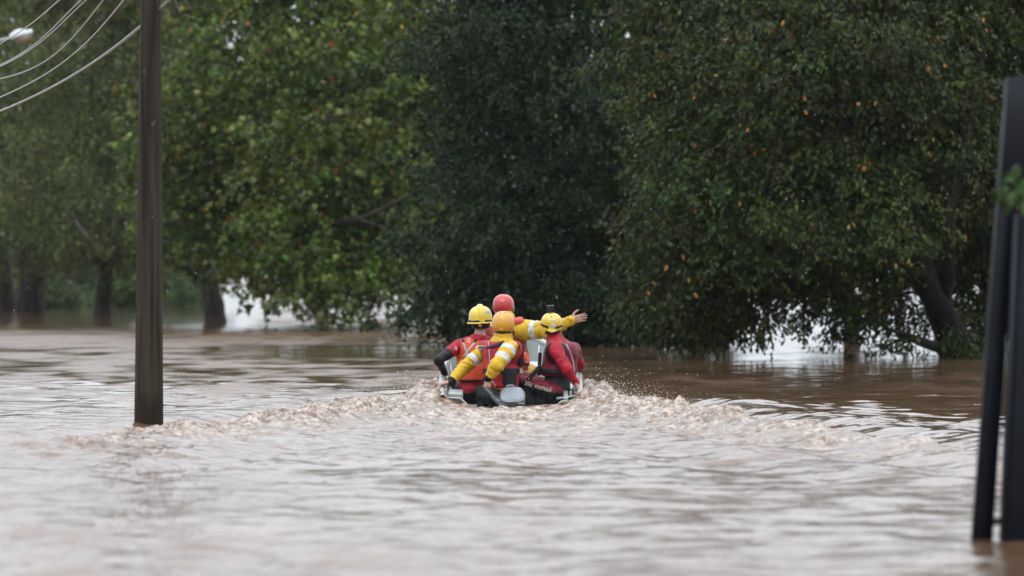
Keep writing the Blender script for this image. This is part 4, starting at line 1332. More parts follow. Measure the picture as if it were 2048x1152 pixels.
def letters(text, size, loc, xdir, zdir, mat, parent, name='lettering', depth=0.002, shear=0.0):
    cu = bpy.data.curves.new(name, 'FONT')
    cu.body = text
    cu.size = size
    cu.extrude = depth
    cu.shear = shear
    cu.align_x = 'CENTER'
    cu.align_y = 'CENTER'
    o = bpy.data.objects.new(name, cu)
    x = unit(xdir); z = unit(np.asarray(zdir) - x * np.dot(zdir, x)); n = np.cross(x, z)
    M = Matrix(((x[0], z[0], n[0], loc[0]), (x[1], z[1], n[1], loc[1]), (x[2], z[2], n[2], loc[2]), (0, 0, 0, 1)))
    COL.objects.link(o)
    cu.materials.append(mat)
    o.parent = parent
    q, par = parent, Vector((0, 0, 0))
    root = parent
    while root.parent is not None: root = root.parent
    o.matrix_parent_inverse = Matrix.Translation(-Vector(root.location)) if parent.parent is None else Matrix.Identity(4)
    o.matrix_basis = M
    bpy.context.view_layer.update()
    me = bpy.data.meshes.new_from_object(o.evaluated_get(bpy.context.evaluated_depsgraph_get()))
    me.name = name
    m2 = bpy.data.objects.new(name, me)
    COL.objects.link(m2)
    m2.parent = o.parent; m2.matrix_parent_inverse = o.matrix_parent_inverse; m2.matrix_basis = M
    bpy.data.objects.remove(o, do_unlink=True)
    bpy.data.curves.remove(cu)
    m2.name = name
    return m2

def rotm(yaw=0, pitch=0, roll=0):
    return np.array((Matrix.Rotation(yaw, 3, 'Z') @ Matrix.Rotation(pitch, 3, 'X') @ Matrix.Rotation(roll, 3, 'Y')))

def helmet_local(c, R):
    def loc(X, Y, Z):
        dx, dy, dz = X - c[0], Y - c[1], Z - c[2]
        return [dx * R[0, i] + dy * R[1, i] + dz * R[2, i] for i in range(3)]
    return loc

def dome(x, y, z, r, zc, e=2.4):
    k = (np.abs(x / r[0]) ** e + np.abs(y / r[1]) ** e + np.abs(z / r[2]) ** e + 1e-9) ** (1 / e)
    return (k - 1) * min(r)

# ================================================================== crew member 1: black-banded yellow helmet, red shirt, orange vest
dL = 62.7
c_pel, c_che = P(943, 782, 62.6), P(950, 712, 62.72)
L_torso = [bone('pelvis', c_pel, P(946, 745, 62.65), 0.150, 0.140, k=0.05), bone('torso', P(946, 745, 62.65), c_che, 0.140, 0.160, k=0.05),
           bone('torso', P(925, 697, 62.7), P(982, 696, 62.85), 0.085, 0.085, k=0.07)]
L_arm = [bone('armL', P(915, 694, 62.68), P(877, 720, 62.42), 0.068, 0.050), bone('foreL', P(877, 720, 62.42), P(889, 746, 62.72), 0.049, 0.034)]
L_armR = [bone('armR', P(990, 696, 62.88), P(1010, 735, 63.2), 0.068, 0.05), bone('foreR', P(1010, 735, 63.2), P(985, 752, 63.45), 0.048, 0.034)]
L_legs = [bone('leg', P(926, 790, 62.55), P(915, 772, 63.05), 0.092, 0.068, k=0.04), bone('leg', P(915, 772, 63.05), P(917, 815, 63.15), 0.062, 0.045),
          bone('leg', P(962, 790, 62.6), P(975, 772, 63.05), 0.092, 0.068, k=0.04), bone('leg', P(975, 772, 63.05), P(975, 815, 63.15), 0.062, 0.045),
          bone('leg', P(917, 815, 63.15), P(917, 818, 63.35), 0.045, 0.035), bone('leg', P(975, 815, 63.15), P(975, 818, 63.35), 0.045, 0.035)]
hc = P(962, 644, 62.82)
L_head = [bone('torso', P(959, 676, 62.76), P(922, 692, 62.70), 0.058, 0.070, k=0.05), bone('torso', P(959, 676, 62.76), P(990, 692, 62.86), 0.058, 0.070, k=0.05), bone('neck', P(957, 690, 62.74), P(961, 655, 62.80), 0.062, 0.056), blob('head', hc, (0.076, 0.096, 0.118)),
          blob('head', hc + [0.0, 0.095, -0.02], (0.016, 0.022, 0.022)), blob('head', hc + [-0.078, 0, -0.02], (0.012, 0.022, 0.032)), blob('head', hc + [0.078, 0, -0.02], (0.012, 0.022, 0.032))]
hw = P(886, 744, 62.74)
L_hand = hand(hw, (-0.35, 0.75, -0.55), (0.5, 0.1, -0.8), (0.7, 0.6, 0.3), curl=(0.9, 0.9, 0.7))
L_handR = hand(P(985, 752, 63.45), (-0.2, 0.9, -0.3), (0, 0.1, -1), (-1, 0, 0), curl=(0.5, 0.5, 0.4))
Lp = L_torso + L_arm + L_armR + L_legs + L_head + L_hand + L_handR
zpants = P(940, 786, 62.5)[2]
def matL(tg, t, C):
    i = np.zeros(len(tg), int)               # red shirt
    i[(tg == 'leg')] = 1
    i[(tg == 'pelvis') & (C[:, 2] < zpants)] = 1
    i[(tg == 'armL') & (t > 0.50)] = 1
    i[(tg == 'foreL')] = 1
    i[(tg == 'armR') & (t > 0.5)] = 1
    i[(tg == 'foreR')] = 1
    i[(tg == 'hand')] = 2
    i[(tg == 'neck') & (C[:, 2] > P(0, 676, 62.7)[2])] = 2
    i[(tg == 'head')] = 2
    i[(tg == 'head') & (C[:, 1] < hc[1] - 0.02) & (C[:, 2] > hc[2] - 0.075)] = 3
    return i
pL = person('person', 'rescuer in red shirt and orange vest under a yellow helmet with a black band', Lp, [REDSHIRT, BLK, SKIN, HAIR], matL,
            {'pelvis': 0.012, 'torso': 0.009, 'armL': 0.010, 'foreL': 0.004, 'leg': 0.006, 'armR': 0.005}, seed=5)
vz0, vz1 = P(0, 765, 62.5)[2], P(0, 676, 62.6)[2]
vL, fL, lo, hi = vest(pL, L_torso, [(L_arm[0], 0.012), (L_armR[0], 0.012), (L_head[2], 0.028)], vz0, vz1, 0.030, ORANGE, seed=4)
cx = P(940, 720, 62.5)
back = lambda X, Y, Z: Y - 62.68 + 0 * X + 0 * Z
strap(vL, fL, lo, hi, (0, 0, 1), P(940, 761, 62.5), 0.013, BLK, 'waist_belt', grow=0.010)
v_ = P(933, 706, 62.5)
strap(vL, fL, lo, hi, (1, 0, 0.30), v_, 0.0125, GREYSTRAP, 'cross_strap', lim=lambda X, Y, Z: np.maximum(np.maximum(Y - 62.66, v_[2] - 0.04 - Z), 0 * X + Z - vz1 + 0.035))
strap(vL, fL, lo, hi, (1, 0, -0.77), v_, 0.0125, GREYSTRAP, 'cross_strap', lim=lambda X, Y, Z: np.maximum(np.maximum(Y - 62.66, v_[2] - 0.04 - Z), 0 * X + Z - vz1 + 0.035))
strap(vL, fL, lo, hi, (1, 0, 0.30), v_, 0.016, BLK, 'shoulder_strap', lim=lambda X, Y, Z: np.maximum(0 * X + 0 * Y + vz1 - 0.05 - Z, Y - 62.85), grow=0.010)
strap(vL, fL, lo, hi, (1, 0, -0.72), v_, 0.016, BLK, 'shoulder_strap', lim=lambda X, Y, Z: np.maximum(0 * X + 0 * Y + vz1 - 0.05 - Z, Y - 62.85), grow=0.010)
letters('B', 0.062, P(911.5, 697, 62.55), (1, 0.1, 0), (0, 0, 1), WHITE, pL)
letters('S', 0.062, P(938, 680.5, 62.53), (1, 0, -0.1), (0, 0.2, 1), WHITE, pL, 'emblem')
def emblem_ring():
    c = P(938, 680.5, 62.535)
    a = np.linspace(0.5, 5.2, 14)
    mesh_obj('emblem_ring', *tube([c + np.array([math.cos(q) * 0.027, 0, math.sin(q) * 0.024]) for q in a], 0.0035, 5), WHITE, pL)
emblem_ring()

# helmet: fire-fighter shape with comb, flared brim and black band
def helmet_fire(parent):
    c = P(961, 636, 62.80)
    R = rotm(0.12, 0.03, -0.05)
    L = helmet_local(c, R)
    def shell(X, Y, Z, g=0.0):
        x, y, z = L(X, Y, Z)
        d = dome(x, y, z, (0.128 + g, 0.150 + g, 0.135 + g), 0)
        comb = np.maximum(np.abs(x) - 0.020, dome(x, y, z, (0.14, 0.166 + g, 0.153 + g), 0))
        d = -smax(-d, -comb, 0.03)
        return d
    def full(X, Y, Z):
        x, y, z = L(X, Y, Z)
        d = np.maximum(shell(X, Y, Z), -0.052 - z)
        rr = np.sqrt((x / 1.0) ** 2 + (y / 1.16) ** 2)
        edge = 0.128 + np.clip(-0.012 - z, 0, 0.1) * 0.60
        brim = np.maximum(np.maximum(rr - edge, -0.056 - z + 0.03 * (np.abs(x) / 0.13) ** 2 * 0 ), z + 0.008)
        return -smax(-d, -brim, 0.012)
    lo, hi = c - 0.2, c + 0.2
    hm = sdf_part('helmet', full, lo, hi, 0.0055, H_YEL, parent)
    def band(X, Y, Z):
        x, y, z = L(X, Y, Z)
        rr = np.sqrt((x / 1.0) ** 2 + (y / 1.16) ** 2)
        edge = 0.133 + np.clip(-0.012 - z, 0, 0.1) * 0.60
        return np.maximum(np.maximum(rr - edge, np.abs(z + 0.026) - 0.0140), 0.11 - rr)
    sdf_part('helmet_band', band, lo, hi, 0.005, BLK, hm)
    def curtain(X, Y, Z):
        x, y, z = L(X, Y, Z)
        rr = np.sqrt((x / 1.0) ** 2 + (y / 1.2) ** 2)
        return np.maximum(np.maximum(rr - (0.098 + 0.02 * np.clip(z + 0.1, -.1, .1) / .1), np.abs(z + 0.078) - 0.034), y - 0.03)
    sdf_part('neck_guard', curtain, lo, hi, 0.006, BLK, hm)
    bc = c + R @ np.array([-0.022, -0.122, -0.074])
    sdf_part('ratchet_knob', lambda X, Y, Z: np.sqrt((X - bc[0]) ** 2 + ((Y - bc[1]) / 0.6) ** 2 + (Z - bc[2]) ** 2) - 0.021 - 0.003 * np.cos(6 * np.arctan2(Z - bc[2], X - bc[0])), bc - 0.05, bc + 0.05, 0.004, H_YEL, hm)
    pc = c + R @ np.array([0.075, -0.1, 0.065])
    sdf_part('grey_sticker', lambda X, Y, Z: np.maximum(np.maximum(shell(X, Y, Z, 0.0025), -shell(X, Y, Z, -0.006)), np.sqrt(((X - pc[0]) / 1.3) ** 2 + (Y - pc[1]) ** 2 * 0 + (Z - pc[2]) ** 2) - 0.022 + 10 * np.maximum(0, (Y - c[1]))), pc - 0.07, pc + 0.07, 0.004, GREYSTRAP, hm)
helmet_fire(pL)

# ================================================================== crew member 2: the helmsman in yellow
D_torso = [bone('pelvis', P(1003, 785, 61.92), P(1003, 748, 61.95), 0.145, 0.135, k=0.05), bone('torso', P(1003, 748, 61.95), P(1001, 708, 62.0), 0.140, 0.150, k=0.05),
           bone('torso', P(1020, 700, 61.85), P(978, 697, 62.22), 0.095, 0.085, k=0.07)]
D_arm = [bone('armN', P(1020, 697, 61.80), P(993, 732, 61.56), 0.090, 0.068), bone('foreN', P(993, 732, 61.56), P(976, 756, 61.58), 0.072, 0.043)]
D_armF = [bone('armF', P(974, 698, 62.22), P(930, 733, 62.12), 0.085, 0.068), bone('foreF', P(930, 733, 62.12), P(901, 764, 61.94), 0.068, 0.042)]
D_legs = [bone('leg', P(992, 795, 61.75), P(966, 792, 61.95), 0.090, 0.070, k=0.04), bone('leg', P(966, 792, 61.95), P(964, 830, 61.9), 0.064, 0.048),
          bone('leg', P(1000, 792, 62.05), P(960, 785, 62.35), 0.090, 0.070, k=0.04), bone('leg', P(960, 785, 62.35), P(958, 825, 62.35), 0.064, 0.048)]
hd = P(1007, 652, 62.0)
D_head = [bone('collar', P(1003, 692, 61.98), P(1006, 673, 61.99), 0.125, 0.100, k=0.06), bone('neck', P(1006, 676, 61.99), P(1007, 660, 62.0), 0.058, 0.056), blob('head', hd, (0.076, 0.096, 0.115)),
          blob('head', hd + [0, 0.095, -0.02], (0.016, 0.022, 0.022))]
D_hand = hand(P(975, 757, 61.58), (-0.02, -0.05, -1), (0.1, 0.95, -0.1), (0.9, 0.2, 0), curl=(0.55, 0.8, 0.7))
D_handF = hand(P(898, 764, 61.94), (-0.9, -0.15, -0.22), (-0.2, 0, -1), (0.2, 0.9, 0), curl=(0.7, 1.0, 0.8), size=1.12)
Dp = D_torso + D_arm + D_armF + D_legs + D_head + D_hand + D_handF
zt0, zt1 = P(0, 728, 61.8)[2], P(0, 719, 61.8)[2]
zleg = P(0, 796, 61.8)[2]
def matD(tg, t, C):
    i = np.zeros(len(tg), int)              # yellow
    i[(tg == 'leg')] = 1
    i[(tg == 'pelvis') & (C[:, 2] < zleg)] = 1
    i[(tg == 'hand') | (tg == 'head') | (tg == 'neck')] = 2
    i[(tg == 'head') & (C[:, 1] < hd[1] - 0.02)] = 4
    for a in ('armN', 'armF'):
        i[(tg == a) & (t > 0.52) & (t < 0.72)] = 3
        i[(tg == a) & (t > 0.10) & (t < 0.27)] = 3
    i[(tg == 'torso') & (C[:, 2] > zt0) & (C[:, 2] < zt1)] = 3
    for a in ('foreN', 'foreF'):
        i[(tg == a) & (t > 0.88)] = 1
    return i
pD = person('person', 'helmsman in yellow jacket with reflective bands, red vest and amber helmet', Dp, [YEL, BLK, SKIN, TAPE, HAIR], matD,
            {'pelvis': 0.008, 'torso': 0.008, 'armN': 0.016, 'foreN': 0.017, 'armF': 0.016, 'foreF': 0.017, 'leg': 0.008, 'collar': 0.012}, seed=9)
wz0, wz1 = P(0, 775, 61.8)[2], P(0, 681, 61.9)[2]
near_cut = bone('c', P(1024, 690, 61.7), P(1006, 735, 61.5), 0.085, 0.085)
vD, fD, lo, hi = vest(pD, D_torso, [(D_arm[0], 0.012), (near_cut, 0.012), (D_armF[0], -0.045), (D_head[0], 0.004)], wz0, wz1, 0.042, REDVEST, seed=8)
strap(vD, fD, lo, hi, (0, 0, 1), P(1000, 742, 61.8), 0.030, BLK, 'waist_belt', grow=0.010)
sc_ = P(1006, 690, 61.9)
strap(vD, fD, lo, hi, unit((0.35, 0.0, -0.95)), P(1012, 683, 61.9), 0.018, BLK, 'shoulder_strap', grow=0.012, lim=lambda X, Y, Z: P(0, 697, 61.9)[2] - Z + 0 * X + 0 * Y)
strap(vD, fD, lo, hi, (1, 0, 0.06), P(979, 715, 61.8), 0.0055, GREYSTRAP, 'seam_tape', lim=lambda X, Y, Z: np.maximum(Y - 62.1, P(0, 735, 61.9)[2] - Z) + 0 * X, grow=0.006)
# label on the chest panel, buckle, side pouch, radio
def on_vest(px, py, d0=61.3, d1=62.3):
    """first point of the vest met along a line away from the viewer's side"""
    for d in np.arange(d0, d1, 0.004):
        q = P(px, py, d)
        if float(np.asarray(fD(q[0], q[1], q[2])).ravel()[0]) < 0: return q
    return P(px, py, 61.75)
lp = on_vest(965, 695)
v, f = box((0, 0, 0), (0.095, 0.012, 0.048), rotm(-0.25, 0, -0.06), bev=0.003)
lb_ = mesh_obj('vest_label', v + lp + np.array([0, -0.004, 0]), f, GREYSTRAP, vD, smooth=False)
v, f = box(on_vest(1019, 757) + np.array([0, -0.01, 0]), (0.15, 0.07, 0.16), rotm(0.3), bev=0.02)
mesh_obj('side_pouch', v, f, BLK, vD, smooth=False)
v, f = box(P(1042, 712, 61.9), (0.055, 0.05, 0.24), rotm(0.3, 0, 0.05), bev=0.016)
mesh_obj('radio_pouch', v, f, BLK, vD, smooth=False)
v, f = box(P(1042, 742, 61.86), (0.03, 0.02, 0.055), rotm(0.2), bev=0.005)
mesh_obj('buckle', v, f, GREYSTRAP, vD, smooth=False)
letters('OMBEIROS', 0.024, lp + np.array([0.0, -0.0125, 0.0]), (math.cos(-0.25), math.sin(-0.25), 0.06), (0, 0, 1), BLK, pD)

def helmet_round(parent, c, R, mat, r, cut, holes=True, cheeks=0.03):
    L = helmet_local(c, R)
    def fn(X, Y, Z):
        x, y, z = L(X, Y, Z)
        d = dome(x, y, z, r, 0, 2.25)
        low = cut + cheeks * smoothstep(0.0, 0.09, y) * 0 - 0.012 * smoothstep(0.06, 0.12, np.abs(x))
        d = smax(d, low - z, 0.008)
        if holes:
            for hx, hy in ((-0.042, -0.075), (0.012, -0.082), (0.05, -0.06), (-0.07, -0.045)):
                hz = r[2] * max(0, 1 - abs(hx / r[0]) ** 2.25 - abs(hy / r[1]) ** 2.25) ** (1 / 2.25)
                d = np.maximum(d, -(np.sqrt((x - hx) ** 2 + (y - hy) ** 2 + (z - hz) ** 2) - 0.010))
        return d
    return sdf_part('helmet', fn, c - 0.2, c + 0.2, 0.0052, mat, parent), L
h2, L2 = helmet_round(pD, P(1006.5, 646, 62.0), rotm(0.05, -0.04, 0.02), H_ORG, (0.122, 0.145, 0.130), -0.098)
cD = P(1006.5, 646, 62.0)
for hx, hy in ((-0.042, -0.075), (0.012, -0.082), (0.05, -0.06)):
    hz = 0.130 * max(0, 1 - abs(hx / 0.122) ** 2.25 - abs(hy / 0.145) ** 2.25) ** (1 / 2.25)
    q = cD + rotm(0.05, -0.04, 0.02) @ np.array([hx, hy, hz])
    v, f = tube([q + np.array([0, 0.002, -0.009]), q + np.array([0, 0.0, -0.001])], 0.0095, 10)
    mesh_obj('vent_hole', v, f, BLK, h2)
mesh_obj('chin_strap', *tube([P(1028, 663, 61.95), P(1027, 668, 62.0), P(1020, 676, 62.05)], 0.009, 8), BLK, h2)
sdf_part('strap_shade_band', lambda X, Y, Z: dome(X - cD[0], Y - cD[1], Z - cD[2] + 0.104, (0.098, 0.118, 0.02), 0), cD - 0.16, cD + 0.16, 0.007, BLK, h2)  # black strip added to stand in for the shadow gap under the helmet
v, f = box(P(1003, 658.5, 61.863), (0.040, 0.003, 0.012), bev=0.001)
mesh_obj('helmet_sticker', v, f, principled('sticker_olive', (0.45, 0.36, 0.05), 0.4), h2, smooth=False)

# ================================================================== crew member 3: pointing ahead
F_torso = [bone('pelvis', P(1026, 752, 64.0), P(1024, 715, 64.0), 0.145, 0.140, k=0.05), bone('torso', P(1024, 715, 64.0), P(1018, 675, 64.0), 0.145, 0.160, k=0.05),
           bone('torso', P(988, 662, 64.2), P(1042, 660, 63.9), 0.085, 0.090, k=0.07)]
F_arm = [bone('armR', P(1046, 660, 63.86), P(1102, 660, 63.66), 0.108, 0.082), bone('foreR', P(1102, 660, 63.66), P(1142, 641, 63.54), 0.080, 0.050)]
F_armL = [bone('armL', P(984, 662, 64.22), P(982, 705, 64.45), 0.088, 0.07), bone('foreL', P(982, 705, 64.45), P(1004, 728, 64.75), 0.068, 0.045)]
F_legs = [bone('leg', P(1036, 755, 63.9), P(1058, 742, 64.2), 0.09, 0.078, k=0.04), bone('leg', P(1058, 742, 64.2), P(1060, 790, 64.0), 0.07, 0.05),
          bone('leg', P(1012, 755, 64.0), P(1008, 742, 64.4), 0.09, 0.078, k=0.04), bone('leg', P(1008, 742, 64.4), P(1005, 790, 64.2), 0.07, 0.05)]
hf = P(1008, 616, 64.08)
F_head = [bone('hood', P(1014, 648, 64.02), P(1014, 636, 64.0), 0.095, 0.085, k=0.05), bone('neck', P(1010, 642, 64.03), P(1008, 624, 64.07), 0.058, 0.056), blob('head', hf, (0.078, 0.098, 0.118)),
          blob('head', hf + [0.02, 0.095, -0.02], (0.016, 0.022, 0.022))]
F_hand = hand(P(1142, 641, 63.54), P(1178, 632, 63.5) - P(1142, 641, 63.54), (0.05, 1, 0.1), (0, 0, 1), curl=(0.04, 0.06, 0.06), spread=0.03, size=1.08)
F_handL = hand(P(1004, 728, 64.75), (0.3, 0.8, -0.3), (0, 0, -1), (1, 0, 0), curl=(0.6, 0.6, 0.5))
Fp = F_torso + F_arm + F_armL + F_legs + F_head + F_hand + F_handL
def matF(tg, t, C):
    i = np.zeros(len(tg), int)
    i[(tg == 'hand') | (tg == 'head') | (tg == 'neck')] = 1
    i[(tg == 'head') & (C[:, 1] < hf[1] - 0.02)] = 3
    for a in ('armR', 'armL'):
        i[(tg == a) & (t > 0.36) & (t < 0.53)] = 2
    return i
pF = person('person', 'pointing rescuer with red helmet, yellow sleeve stretched out towards the trees', Fp, [YEL, SKIN, TAPE, HAIR, ORANGE], matF,
            {'pelvis': 0.008, 'torso': 0.008, 'armR': 0.018, 'foreR': 0.015, 'armL': 0.01, 'foreL': 0.01, 'leg': 0.008, 'hood': 0.006}, seed=19)
uz0, uz1 = P(0, 742, 63.9)[2], P(0, 652, 63.9)[2]
_ca, _cb = P(1016, 646, 63.86), P(1040, 642, 63.80)
vF, fF, lo, hi = vest(pF, F_torso, [(F_arm[0], 0.006), (F_armL[0], 0.012), (F_head[0], 0.008)], uz0, uz1, 0.034, RUSTVEST, seed=18)
sdf_part('vest_collar', lambda X, Y, Z: d_cone(X, Y, Z, _ca, _cb, 0.050, 0.047)[0], np.minimum(_ca, _cb) - 0.08, np.maximum(_ca, _cb) + 0.08, 0.006, principled('vest_collar_red', (0.50, 0.06, 0.045), 0.5, var=0.1), vF, fold=0.004, seed=17)
strap(vF, fF, lo, hi, (0, 0, 1), P(1024, 728, 63.9), 0.018, BLK, 'waist_belt', grow=0.010)
v, f = box(P(1053, 716, 63.75), (0.05, 0.05, 0.13), rotm(0.3, 0, -0.3), bev=0.014)
mesh_obj('throw_bag', v, f, principled('bag_red', (0.6, 0.09, 0.05), 0.6, var=0.3, scale=30, bump=0.6, bscale=60), vF, smooth=False)
h3, L3 = helmet_round(pF, P(1007, 610, 64.08), rotm(-0.1, 0.02, 0.03), H_RED, (0.119, 0.146, 0.122), -0.080, holes=False)
cF = P(1007, 610, 64.08)
ridge = [cF + rotm(-0.1, 0.02, 0.03) @ np.array([x, -0.146 * max(0.02, 1 - abs(x / 0.119) ** 2.25 - abs(z / 0.122) ** 2.25) ** (1 / 2.25) - 0.001, z]) for x, z in ((-0.05, 0.042), (-0.02, 0.036), (0.01, 0.036), (0.05, 0.046))]
mesh_obj('helmet_ridge', *tube(ridge, [0.002, 0.004, 0.004, 0.002], 6), H_RED, h3)
for sg in (-1, 1):
    pts = [cF + np.array([sg * 0.112, -0.05, -0.02]), cF + np.array([sg * 0.118, -0.02, -0.03]), cF + np.array([sg * 0.114, 0.0, -0.075])]
    mesh_obj('strap_clip', *tube(pts, 0.0075, 8), WHITE if sg > 0 else H_RED, h3)
sdf_part('strap_shade_band', lambda X, Y, Z: dome(X - cF[0], Y - cF[1], Z - cF[2] + 0.085, (0.100, 0.118, 0.022), 0), cF - 0.16, cF + 0.16, 0.007, GREYSTRAP, h3)  # grey strap along the helmet's lower edge, also standing in for its shadow

# ================================================================== crew member 4: in red on the starboard side
R_torso = [bone('pelvis', P(1114, 776, 62.32), P(1116, 745, 62.35), 0.145, 0.135, k=0.05), bone('torso', P(1116, 745, 62.35), P(1122, 712, 62.42), 0.140, 0.155, k=0.05),
           bone('torso', P(1112, 703, 62.22), P(1140, 703, 62.7), 0.085, 0.085, k=0.07)]
R_arm = [bone('armN', P(1112, 702, 62.14), P(1134, 738, 62.02), 0.078, 0.058), bone('foreN', P(1134, 738, 62.02), P(1151, 764, 62.08), 0.056, 0.038)]
R_armF = [bone('armF', P(1147, 706, 62.75), P(1160, 728, 63.0), 0.07, 0.052), bone('foreF', P(1160, 728, 63.0), P(1159, 742, 63.2), 0.05, 0.036)]
R_legs = [bone('thigh', P(1108, 786, 62.2), P(1048, 765, 62.22), 0.100, 0.076, k=0.04), bone('leg', P(1048, 765, 62.22), P(1058, 822, 62.2), 0.070, 0.055),
          bone('thigh', P(1108, 782, 62.5), P(1050, 757, 62.62), 0.100, 0.076, k=0.04), bone('leg', P(1050, 757, 62.62), P(1052, 815, 62.6), 0.070, 0.055),
          bone('thigh', P(1120, 800, 62.25), P(1080, 802, 62.25), 0.11, 0.1, k=0.05)]
hr = P(1104, 652, 62.42)
R_head = [bone('collar', P(1114, 694, 62.42), P(1109, 671, 62.42), 0.105, 0.078, k=0.05), bone('torso', P(1110, 684, 62.4), P(1114, 700, 62.2), 0.085, 0.085, k=0.05), bone('torso', P(1112, 682, 62.45), P(1142, 702, 62.7), 0.075, 0.08, k=0.05), bone('neck', P(1108, 680, 62.42), P(1105, 660, 62.42), 0.056, 0.055), blob('head', hr, (0.075, 0.095, 0.115)),
          blob('head', hr + [-0.02, 0.093, -0.02], (0.016, 0.022, 0.022))]
R_hand = hand(P(1151, 764, 62.08), (0.25, -0.05, -0.6), (-0.75, 0.1, -0.55), (-0.6, 0.75, 0), curl=(0.6, 0.9, 0.8))
R_handF = hand(P(1159, 742, 63.2), (0.2, 0.35, -0.9), (-0.5, 0, -0.9), (0, 1, 0), curl=(0.5, 0.9, 0.8))
Rp = R_torso + R_arm + R_armF + R_legs + R_head + R_hand + R_handF
def matR(tg, t, C):
    i = np.zeros(len(tg), int)
    i[(tg == 'leg')] = 1
    i[(tg == 'pelvis')] = 1
    a, b = R_legs[0].a, R_legs[0].b
    ax_z = np.interp(C[:, 0], [b[0], a[0]], [b[2], a[2]])
    th = tg == 'thigh'
    i[th] = 1
    i[th & (C[:, 2] > ax_z + 0.005)] = 4
    i[(tg == 'hand') | (tg == 'head')] = 2
    i[(tg == 'neck') & (C[:, 2] > P(0, 668, 62.4)[2])] = 2
    i[(tg == 'head') & (C[:, 1] < hr[1] - 0.02)] = 3
    return i
pR = person('person', 'rescuer in red turtleneck and maroon vest, action camera on top of a yellow helmet', Rp, [REDSHIRT, BLK, SKIN, HAIR, MAROON], matR,
            {'torso': 0.004, 'armN': 0.009, 'foreN': 0.008, 'thigh': 0.010, 'leg': 0.006, 'collar': 0.005}, seed=29)
rz0, rz1 = P(0, 752, 62.2)[2], P(0, 685, 62.3)[2]
vR, fR, lo, hi = vest(pR, R_torso, [(R_arm[0], 0.006), (R_armF[0], 0.006), (R_head[0], 0.010)], rz0, rz1, 0.042, MAROON, seed=28)
strap(vR, fR, lo, hi, (0.08, 0, 1), P(1120, 744, 62.2), 0.024, BLK, 'waist_belt', grow=0.010)
strap(vR, fR, lo, hi, unit((1, 0, 0.55)), P(1108, 700, 62.2), 0.020, BLK, 'shoulder_strap', grow=0.010, lim=lambda X, Y, Z: P(0, 722, 62.3)[2] - Z + 0 * X + 0 * Y)
for k, px in enumerate((1137, 1148)):
    pts = []
    for q in np.linspace(0, 1, 10):
        x0 = px - 16 * (1 - q) ** 2 + 6 * q * (1 - q)
        y0 = 688 + 66 * q
        best = None
        for d in np.arange(61.9, 62.9, 0.006):
            w_ = P(x0, y0, d)
            if float(np.asarray(fR(w_[0], w_[1], w_[2])).ravel()[0]) < 0.0:
                best = w_; break
        if best is not None: pts.append(best + np.array([0, -0.004, 0]))
    if len(pts) > 2: mesh_obj('pale_cord', *tube(pts, 0.0065, 6), CORD, vR)
v, f = box(P(1079, 728, 62.28), (0.035, 0.05, 0.26), rotm(0.2, 0, 0.05), bev=0.012)
mesh_obj('vest_front_edge', v, f, BLK, vR, smooth=False)
v, f = box((0, 0, 0), (0.045, 0.05, 0.22), rotm(0.1, 0, 0.75), bev=0.012)
mesh_obj('crotch_strap', v + P(1068, 746, 62.12), f, BLK, vR, smooth=False)
def arm_trim(X, Y, Z):
    d = R_arm[0].dist(X, Y, Z)[0]
    return np.maximum(np.maximum(fR(X, Y, Z, 0.007), -fR(X, Y, Z, -0.012)), d - 0.045)
sdf_part('armhole_trim', arm_trim, lo - 0.02, hi + 0.02, 0.006, BLK, vR)
# lettering down the outside of the thigh
def thigh_text():
    a, b = P(1046, 764, 62.1), P(1107, 781, 62.1)
    xd = b - a
    mid = (a + b) / 2
    mid[1] = 62.1
    letters('Iilc mmaii', 0.080, P(1076, 773, 62.095), xd, (0, 0.25, 1), principled('cream_print', (0.40, 0.35, 0.29), 0.6, var=0.15, scale=40), pR, shear=0.15)
thigh_text()

